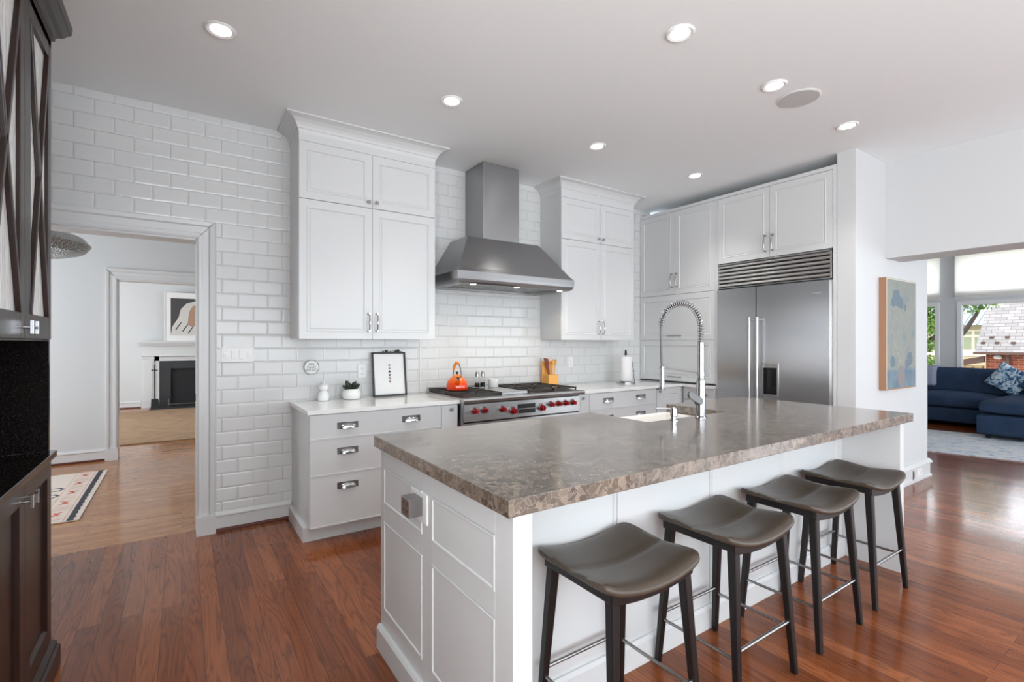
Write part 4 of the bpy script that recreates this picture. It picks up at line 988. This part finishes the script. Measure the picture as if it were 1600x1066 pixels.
M['paintblue'] = mat('washed blue paint', srgb(112, 128, 136), .7, spec=.2); M['paintrose'] = mat('washed mauve paint', srgb(140, 134, 134), .7, spec=.2); M['paintcream'] = mat('washed green cream paint', srgb(158, 164, 154), .7, spec=.2)
g = G()
for cx, cz, r in ((5.42, 1.78, .09), (5.34, 1.74, .05), (5.52, 1.74, .06), (5.74, 1.22, .07), (5.33, 1.20, .06), (5.68, 1.17, .05), (5.62, 1.70, .035)): blob(g, cx, cz, r, r*.9, m=0)
for cx, cz, r, r2 in ((5.53, 1.05, .09, .09), (5.53, 1.13, .075, .03)): blob(g, cx, cz, r, r2, jag=.06, m=1)
g.bar((5.52, 1.7460, 1.16), (5.36, 1.7460, 1.38), .018, .0004, m=2); g.bar((5.60, 1.7460, 1.16), (5.72, 1.7460, 1.34), .010, .0004, m=1)
obj('brushwork', g, ['paintblue', 'paintrose', 'paintcream'], c_)

# ================================================================== hall
g = G(); RZ = .010
x0, x1, y0, y1 = -2.6, -.658, 4.99, 6.78
t = thing('area_rug', 'ivory and rust patterned wool rug with a charcoal border in the hall', 'rug', (-1.6, 5.9, 0))
base_ = obj('rug_field', G().box(x0, x1, y0, y1, 0.001, RZ), 'rugivory', t, .002)
def flat(g, pts, m): g.add([(a, b, RZ+.0006) for a, b in pts], [tuple(range(len(pts)))], m)
g = G()
e = .028
jag = [(x1-e, y0), (x1-e, y1)]
n_ = 34; pts = [(x1-.076, y0+.004), (x1-.076, y1-.004)]+[(x1-.030-(.010 if i % 2 else 0), y1-.004-(y1-y0-.008)*i/n_) for i in range(n_+1)]
flat(g, pts, 2)
flat(g, [(x1-.100, y0+.02), (x1-.092, y0+.02), (x1-.092, y1-.02), (x1-.100, y1-.02)], 1)
flat(g, [(x1-.245, y0+.02), (x1-.238, y0+.02), (x1-.238, y1-.02), (x1-.245, y1-.02)], 1)
for i in range(5):
    cy_ = 5.224+i*.352; cx_ = x1-.168
    for s_ in (-1, 1): flat(g, [(cx_, cy_+s_*.012), (cx_+.045, cy_+s_*.055), (cx_+.015, cy_+s_*.052), (cx_, cy_+s_*.035), (cx_-.015, cy_+s_*.052), (cx_-.045, cy_+s_*.055)], 0)
    flat(g, [(cx_-.025, cy_-.012), (cx_+.025, cy_-.012), (cx_+.012, cy_+.012), (cx_-.012, cy_+.012)], 0)
    for s_ in (-1, 1):
        for q in (.11, .15): flat(g, [(cx_-.05, cy_+s_*q), (cx_+.05, cy_+s_*q), (cx_+.05, cy_+s_*(q+.012)), (cx_-.05, cy_+s_*(q+.012))], 1)
for cx_, cy_ in ((x1-.32, 5.86), (x1-.32, 6.10), (x1-.62, 5.7), (x1-.62, 6.1), (x1-1.1, 5.9)):
    o_ = [(cx_+.08*math.cos(a), cy_+.075*math.sin(a)) for a in (PI/3*i for i in range(6))]; i_ = [(cx_+.055*math.cos(a), cy_+.050*math.sin(a)) for a in (PI/3*i for i in range(6))]
    for k_ in range(6): flat(g, [o_[k_], o_[(k_+1) % 6], i_[(k_+1) % 6], i_[k_]], 2)
obj('woven_pattern', g, ['rugred', 'rugpink', 'rugdark'], base_)
t = thing('pendant_lamp', 'hammered silver dome pendant lamp hanging in the hall', 'pendant lamp', (-1.14, 5.8, 2.12))
prof = [(.05, 2.36), (.20, 2.365), (.32, 2.345), (.41, 2.30), (.455, 2.245), (.46, 2.235), (.42, 2.18), (.40, 2.170), (.395, 2.165), (.30, 2.135), (.15, 2.12), (.01, 2.118)]
obj('dome', G().lathe(prof, (-1.14, 5.8, 0), 56), 'hammered', t, smooth=30)
obj('stem', G().tube([(-1.14, 5.8, 2.36), (-1.14, 5.8, CZ)], .008, 10).lathe([(.06, CZ-.03), (.06, CZ-.001)], (-1.14, 5.8, 0), 24), 'nickel', t, smooth=40)

# ================================================================== sitting room with the fireplace
tag(obj('carpet', G().box(-3.4, 2.4, 8.30, 12.25, .001, .014), 'carpet'), 'tan woven carpet lying before the white fireplace', 'rug')
FY = 12.95
t = thing('fireplace', 'white mantelpiece with a black slate surround in the far room', 'fireplace', (.55, 12.8, 0))
ML, MR = -.80, 1.90
def mir(a): return ML+MR-a
g = G().box(-.80, mir(-.80), 12.68, FY, 1.375, 1.40).box(-.77, mir(-.77), 12.72, FY, 1.345, 1.375).box(-.745, mir(-.745), 12.76, FY, 1.31, 1.345)
obj('mantel_shelf', g, 'trim', t, .004)
obj('frieze', G().box(-.69, mir(-.69), 12.82, FY, 1.10, 1.31).box(-.72, mir(-.72), 12.79, FY, 1.085, 1.11), 'trim', t, .003)
for a, b in ((-.69, -.49), (mir(-.49), mir(-.69))):
    obj('pilaster', G().box(a, b, 12.82, FY, .16, 1.09).box(a-.015, b+.015, 12.80, FY, 0, .16).box(a-.01, b+.01, 12.81, FY, 1.03, 1.06).box(a+.03, b-.03, 12.812, 12.83, .2, 1.0), 'trim', t, .003)
obj('inner_trim', G().box(-.49, -.40, 12.85, FY, 0, 1.085).box(mir(-.40), mir(-.49), 12.85, FY, 0, 1.085).box(-.49, mir(-.49), 12.85, FY, .985, 1.085), 'trim', t, .003)
obj('slate_surround', G().box(-.40, -.20, 12.86, FY, 0, .985).box(mir(-.20), mir(-.40), 12.86, FY, 0, .985).box(-.20, mir(-.20), 12.86, FY, .82, .985), 'hearth', t)
obj('firebox', G().box(-.20, mir(-.20), 12.91, 12.945, 0, .82), 'soot', t)
obj('hearth_slab', G().box(-.55, mir(-.55), 12.36, 12.80, 0, .02), 'hearth', t, .003)
obj('fire_rail', G().tube([(-.24, 12.84, .02), (-.24, 12.84, .17)], .012, 8).tube([(-.24, 12.84, .05), (1.34, 12.84, .05)], .008, 8).tube([(1.34, 12.84, .02), (1.34, 12.84, .17)], .012, 8), 'nickel', t)
t = thing('fire_shovel', 'black fireside shovel with a cross handle standing by the white mantelpiece', 'fire tool', (-.46, 12.66, 0))
obj('shaft', G().tube([(-.47, 12.62, .12), (-.475, 12.645, .92)], .010, 8).tube([(-.53, 12.643, .80), (-.42, 12.643, .80)], .012, 8), 'black', t)
obj('blade', G().loft([[(-.53, 12.61, .20), (-.41, 12.61, .20), (-.41, 12.63, .20), (-.53, 12.63, .20)], [(-.535, 12.56, .021), (-.385, 12.56, .021), (-.385, 12.58, .021), (-.535, 12.58, .021)]]), 'black', t)
t = thing('framed_photograph', 'white framed dark photograph of a pale draped figure on the mantel', 'picture', (.30, 12.75, 1.40))
obj('frame', G().box(-.31, .85, 12.755, 12.78, 1.402, 2.45).box(-.31, -.29, 12.745, 12.78, 1.402, 2.45).box(.83, .85, 12.745, 12.78, 1.402, 2.45), 'white', t, .003)
M['photogrey'] = mat('dark photograph paper', srgb(70, 68, 70), .6); M['drape'] = mat('pale photographic grey', srgb(205, 202, 198), .7); M['skin'] = mat('warm photographic tan', srgb(172, 140, 118), .7)
ph = obj('photograph', G().box(-.20, .74, 12.742, 12.756, 1.54, 2.33), 'photogrey', t)
g = G()
def pflat(pts, m, d): g.add([(a, 12.7415-d, b) for a, b in pts], [tuple(range(len(pts)))], m)
pflat([(-.20, 1.54), (.45, 1.54), (.46, 2.10), (.36, 2.25), (.22, 2.27), (.08, 2.22), (-.02, 2.10), (-.06, 1.92), (-.17, 1.72)], 0, 0)
pflat([(.10, 1.78), (.16, 1.72), (.26, 1.74), (.32, 1.86), (.34, 2.08), (.30, 2.20), (.20, 2.18), (.13, 2.05)], 1, .001)
for a, b in ((-.12, 1.66), (0, 1.62), (.10, 1.58)): pflat([(a, b), (a+.10, b+.16), (a+.115, b+.15), (a+.02, b-.01)], 2, .001)
obj('photographed_figure', g, ['drape', 'skin', 'photogrey'], ph)

# ================================================================== living room
t = thing('area_rug', 'pale blue distressed rug on the living room floor before the sofa', 'rug', (8.9, 1.5, 0))
a, b = Vector((7.83, 2.20)), Vector((8.035, 1.379)); dr = (b-a).normalized(); nr = Vector((-dr.y, dr.x)); nr = nr if nr.x > 0 else -nr
A_, B_ = a-dr*1.6, a+dr*3.0; rugp = [A_, B_, B_+nr*1.95, A_+nr*1.95]
obj('rug_field', G().loft([[(p.x, p.y, .001) for p in rugp], [(p.x, p.y, .012) for p in rugp]]), 'rugblue', t)
def soft(name, parent, x0, x1, y0, y1, z0, z1, r, m, puff=.0, label=None):
    """upholstered block: rounded, slightly crowned on top"""
    bm = bmesh.new(); bmesh.ops.create_cube(bm, size=1)
    bmesh.ops.subdivide_edges(bm, edges=bm.edges[:], cuts=7, use_grid_fill=True)
    sx, sy, sz = x1-x0, y1-y0, z1-z0; V_ = []
    for v in bm.verts:
        c = Vector((v.co.x*sx, v.co.y*sy, v.co.z*sz)); inn = Vector((max(-sx/2+r, min(sx/2-r, c.x)), max(-sy/2+r, min(sy/2-r, c.y)), max(-sz/2+min(r, sz*.45), min(sz/2-min(r, sz*.45), c.z))))
        d = c-inn
        if d.length > 1e-6:
            # snap the shell to the rounded box
            m_ = max(abs(d.x)/r, abs(d.y)/r, abs(d.z)/min(r, sz*.45)); dd = d.normalized(); c = inn+Vector((dd.x*r*m_, dd.y*r*m_, dd.z*min(r, sz*.45)*m_))
        if puff: c.z += puff*(1 if c.z > 0 else 0)*max(0, 1-(2*c.x/sx)**2)*max(0, 1-(2*c.y/sy)**2)
        V_.append((c.x+(x0+x1)/2, c.y+(y0+y1)/2, c.z+(z0+z1)/2))
    bm.verts.index_update(); g = G().add(V_, [[v.index for v in f.verts] for f in bm.faces]); bm.free()
    return obj(name, g, m, parent, smooth=75, label=label)
t = thing('sectional_sofa', 'denim blue L-shaped sectional sofa under the living room windows', 'sofa', (10.6, 2.0, 0))
soft('sofa_base', t, 10.50, 11.75, 2.14, 4.5, .06, .30, .03, 'sofa')
soft('chaise_base', t, 9.46, 11.75, .40, 2.12, .055, .355, .05, 'sofa')
soft('back_frame', t, 11.40, 11.86, .40, 4.5, .06, .84, .07, 'sofa')
soft('seat_cushion', t, 10.47, 11.45, 2.145, 3.32, .30, .50, .07, 'sofa', .05)
soft('seat_cushion', t, 10.47, 11.45, 3.33, 4.45, .30, .50, .07, 'sofa', .05)
soft('chaise_cushion', t, 9.50, 11.45, .45, 2.11, .355, .54, .07, 'sofa', .06)
soft('back_cushion', t, 11.20, 11.50, 2.05, 3.40, .48, .92, .10, 'sofa', .02)
soft('back_cushion', t, 11.20, 11.50, .55, 2.03, .48, .92, .10, 'sofa', .02)
soft('back_cushion', t, 11.20, 11.50, 3.42, 4.45, .48, .92, .10, 'sofa', .02)
for x, y in ((9.56, 2.0), (9.56, .6), (10.6, 4.3)): obj('foot', G().tube([(x, y, 0), (x, y, .06)], [.022, .028], 12), 'black', t)
tag(soft('throw_blanket', None, 11.12, 11.62, 3.02, 3.26, .60, .955, .05, 'throw'), 'lavender grey throw draped over the sofa back, beside the white wall corner', 'blanket')
def pillow(name, c, size, rot, m, label, group=None, th=.13):
    n_ = 14; g = G(); V_ = []; F_ = []
    for s_ in (1, -1):
        for j in range(n_+1):
            for i in range(n_+1):
                u, v = -1+2*i/n_, -1+2*j/n_; h = th/2*(max(0, (1-u**4)*(1-v**4)))**.45
                pinch = 1-.07*(1-abs(u*v)**1.0)*max(abs(u), abs(v))**2
                V_.append((s_*h, u*size/2*pinch, v*size/2*pinch))
    N1 = (n_+1)**2
    for j in range(n_):
        for i in range(n_):
            a = j*(n_+1)+i; F_.append((a, a+1, a+n_+2, a+n_+1)); F_.append((N1+a, N1+a+n_+1, N1+a+n_+2, N1+a+1))
    g.add(V_, F_); o = obj(name, g, m, None, smooth=80, origin=(0, 0, 0)); o.location = c; o.rotation_euler = rot
    bm = bmesh.new(); bm.from_mesh(o.data); bmesh.ops.remove_doubles(bm, verts=bm.verts, dist=1e-4); bmesh.ops.recalc_face_normals(bm, faces=bm.faces); bm.to_mesh(o.data); bm.free()
    tag(o, label, 'cushion', group); return o
pillow('throw_pillow', (11.0, 2.06, .78), .44, (math.radians(34), math.radians(-14), 0), 'ikat', 'blue and white ikat patterned pillow standing on its corner on the sofa', 'throw pillows on the sofa')
pillow('throw_pillow', (11.17, 1.80, .76), .42, (math.radians(38), math.radians(-14), .1), 'pillowwhite', 'off white pillow tucked behind the patterned one', 'throw pillows on the sofa')
pillow('throw_pillow', (10.93, 1.66, .76), .44, (math.radians(28), math.radians(-16), -.1), 'sofalight', 'plain mid blue pillow at the right edge, beside the patterned one', 'throw pillows on the sofa')

# ================================================================== outside the living room windows
struct('ground', G().box(12.3, 60, -30, 40, -.6, -.5), 'lawn')
t = thing('brick_garage', 'red brick outbuilding with a steep pale shingle roof outside the window', 'building', (24, 0, -.5))
ey = 4.935
obj('brick_wall', G().box(22.35, 27, -6, 4.73, -.5, 1.06), 'brick', t)
g = G().loft([[(22.0, ey, 1.06), (24.6, ey, 3.94), (27.2, ey, 1.06)], [(22.0, -6.2, 1.06), (24.6, -6.2, 3.94), (27.2, -6.2, 1.06)]]); obj('roof', g, 'shingle', t)
obj('gutter', G().box(21.9, 22.02, -6.2, ey+.02, .985, 1.07).box(22.0, 22.36, -6.2, ey, 1.0, 1.04), 'gutter', t)
obj('downpipe', G().box(22.25, 22.35, 4.15, 4.25, -.5, 1.0), 'gutter', t)
for u, v in ((4.60, .30), (4.23, .30), (4.78, .18), (4.44, .18), (4.06, .18), (3.7, .30), (3.6, .18)):
    x = 22.0+v*1.4+.02; z = 1.06+v*1.4*2.88/2.6
    obj('snow_guard', G().box(x-.05, x+.02, u-.05, u+.05, z-.005, z+.07), 'gutter', t)
obj('wall_lamp', G().lathe([(.08, .84), (.11, .87), (.10, .93), (.05, .97)], (22.28, 4.43, 0), 16), 'drape', t, smooth=50)
t = thing('fence', 'tan board fence with a dark cap left of the brick outbuilding', 'fence', (22.2, 6, -.5))
obj('boards', G().box(22.2, 22.25, 4.74, 6.4, -.5, .40).box(22.2, 22.25, 4.74, 5.6, .40, .62), 'fence', t)
obj('cap_rail', G().loft([[(22.15, 4.74, .72), (22.30, 4.74, .72), (22.30, 4.74, .93), (22.15, 4.74, .93)], [(22.15, 6.4, .36), (22.30, 6.4, .36), (22.30, 6.4, .54), (22.15, 6.4, .54)]]), 'gutter', t)
for i in range(7):
    y = 4.76+i*.25; obj('batten', G().box(22.17, 22.2, y, y+.02, -.5, .60-i*.03), 'gutter', t)
t = thing('neighbour_house', 'greige neighbouring house with grey metal roof and cream window trim, beyond the fence', 'building', (34, 12, -.5))
HXX = 33.0
obj('wall', G().box(HXX, 40, 6.0, 17.0, -.5, 2.3), 'greige', t)
g = G().loft([[(HXX-.6, 5.6, 2.25), (HXX+3.2, 5.6, 4.1), (HXX+7.5, 5.6, 2.25)], [(HXX-.6, 17.5, 2.25), (HXX+3.2, 17.5, 4.1), (HXX+7.5, 17.5, 2.25)]]); rf = obj('roof', g, 'metalroof', t)
g = G()
for i in range(24):
    y = 5.7+i*.5; g.bar((HXX-.6, y, 2.28), (HXX+3.2, y, 4.13), .03, .05, up=(0, 1, 0))
obj('roof_seams', g, 'metalroof', rf)
M['houseglass'] = mat('dark window glass', srgb(120, 125, 95), .15); M['cream'] = mat('cream trim', srgb(200, 184, 160), .6)
for y in (7.0, 7.9, 8.8, 9.7):
    f_ = obj('window', G().box(HXX-.06, HXX, y-.45, y+.45, .92, 2.02), 'cream', t)
    obj('pane', G().box(HXX-.08, HXX-.05, y-.39, y+.39, 1.04, 1.66).box(HXX-.08, HXX-.05, y-.39, y+.39, 1.78, 1.95), 'houseglass', f_)
obj('band', G().box(HXX-.05, HXX, 6, 17, .72, .98), 'cream', t)
def tree(name, label, base, trunk, blobs, n_leaf, sz, group=None):
    t = thing(name, label, 'tree', base, group)
    g = G()
    for pts, rs in trunk: g.tube(pts, rs, 10)
    obj('trunk', g, 'bark', t, smooth=60)
    g = G(); tot = sum(r**3 for _, r in blobs)
    for c, r in blobs:
        for i in range(int(n_leaf*r**3/tot)+1):
            d = Vector((random.gauss(0, 1), random.gauss(0, 1), random.gauss(0, 1))).normalized()*r*random.random()**.4
            p = Vector(c)+d; a = Vector((random.gauss(0, 1), random.gauss(0, 1), random.gauss(0, 1))).normalized(); b = a.cross(Vector((random.gauss(0, 1), random.gauss(0, 1), random.gauss(0, 1)))).normalized(); s_ = sz*random.uniform(.6, 1.3)
            g.add([p-a*s_, p+b*s_*.5, p+a*s_, p-b*s_*.5], [(0, 1, 2, 3)])
    obj('foliage', g, 'leaf', t)
tree('shade_tree', 'leafy tree with a leaning dark limb in front of the neighbouring house', (20.5, 5.1, -.5),
     [([(21.3, 6.2, -.5), (21.2, 5.6, .9), (21.1, 4.92, 1.85), (21.0, 4.66, 2.30), (21.0, 4.4, 3.0)], [.16, .12, .07, .05, .035])],
     [((20.9, 4.75, 2.62), .36), ((20.8, 4.35, 2.78), .38), ((20.9, 5.3, 3.0), .6), ((20.8, 4.5, 3.5), .7)], 3600, .055)
tree('garden_shrub', 'tall bright green shrub outside the narrow left window', (17, 5.1, -.5),
     [([(17, 4.95, -.5), (17, 4.85, 1.0), (16.9, 4.8, 2.2)], [.07, .05, .03]), ([(17, 4.8, 1.35), (17, 4.50, 1.66)], [.05, .06])],
     [((17, 4.80, .8), .26), ((17, 4.82, 1.35), .26), ((16.9, 4.76, 1.9), .32), ((17, 4.85, 2.4), .42), ((17, 4.95, .3), .35)], 4200, .045)
bpy.context.view_layer.update()
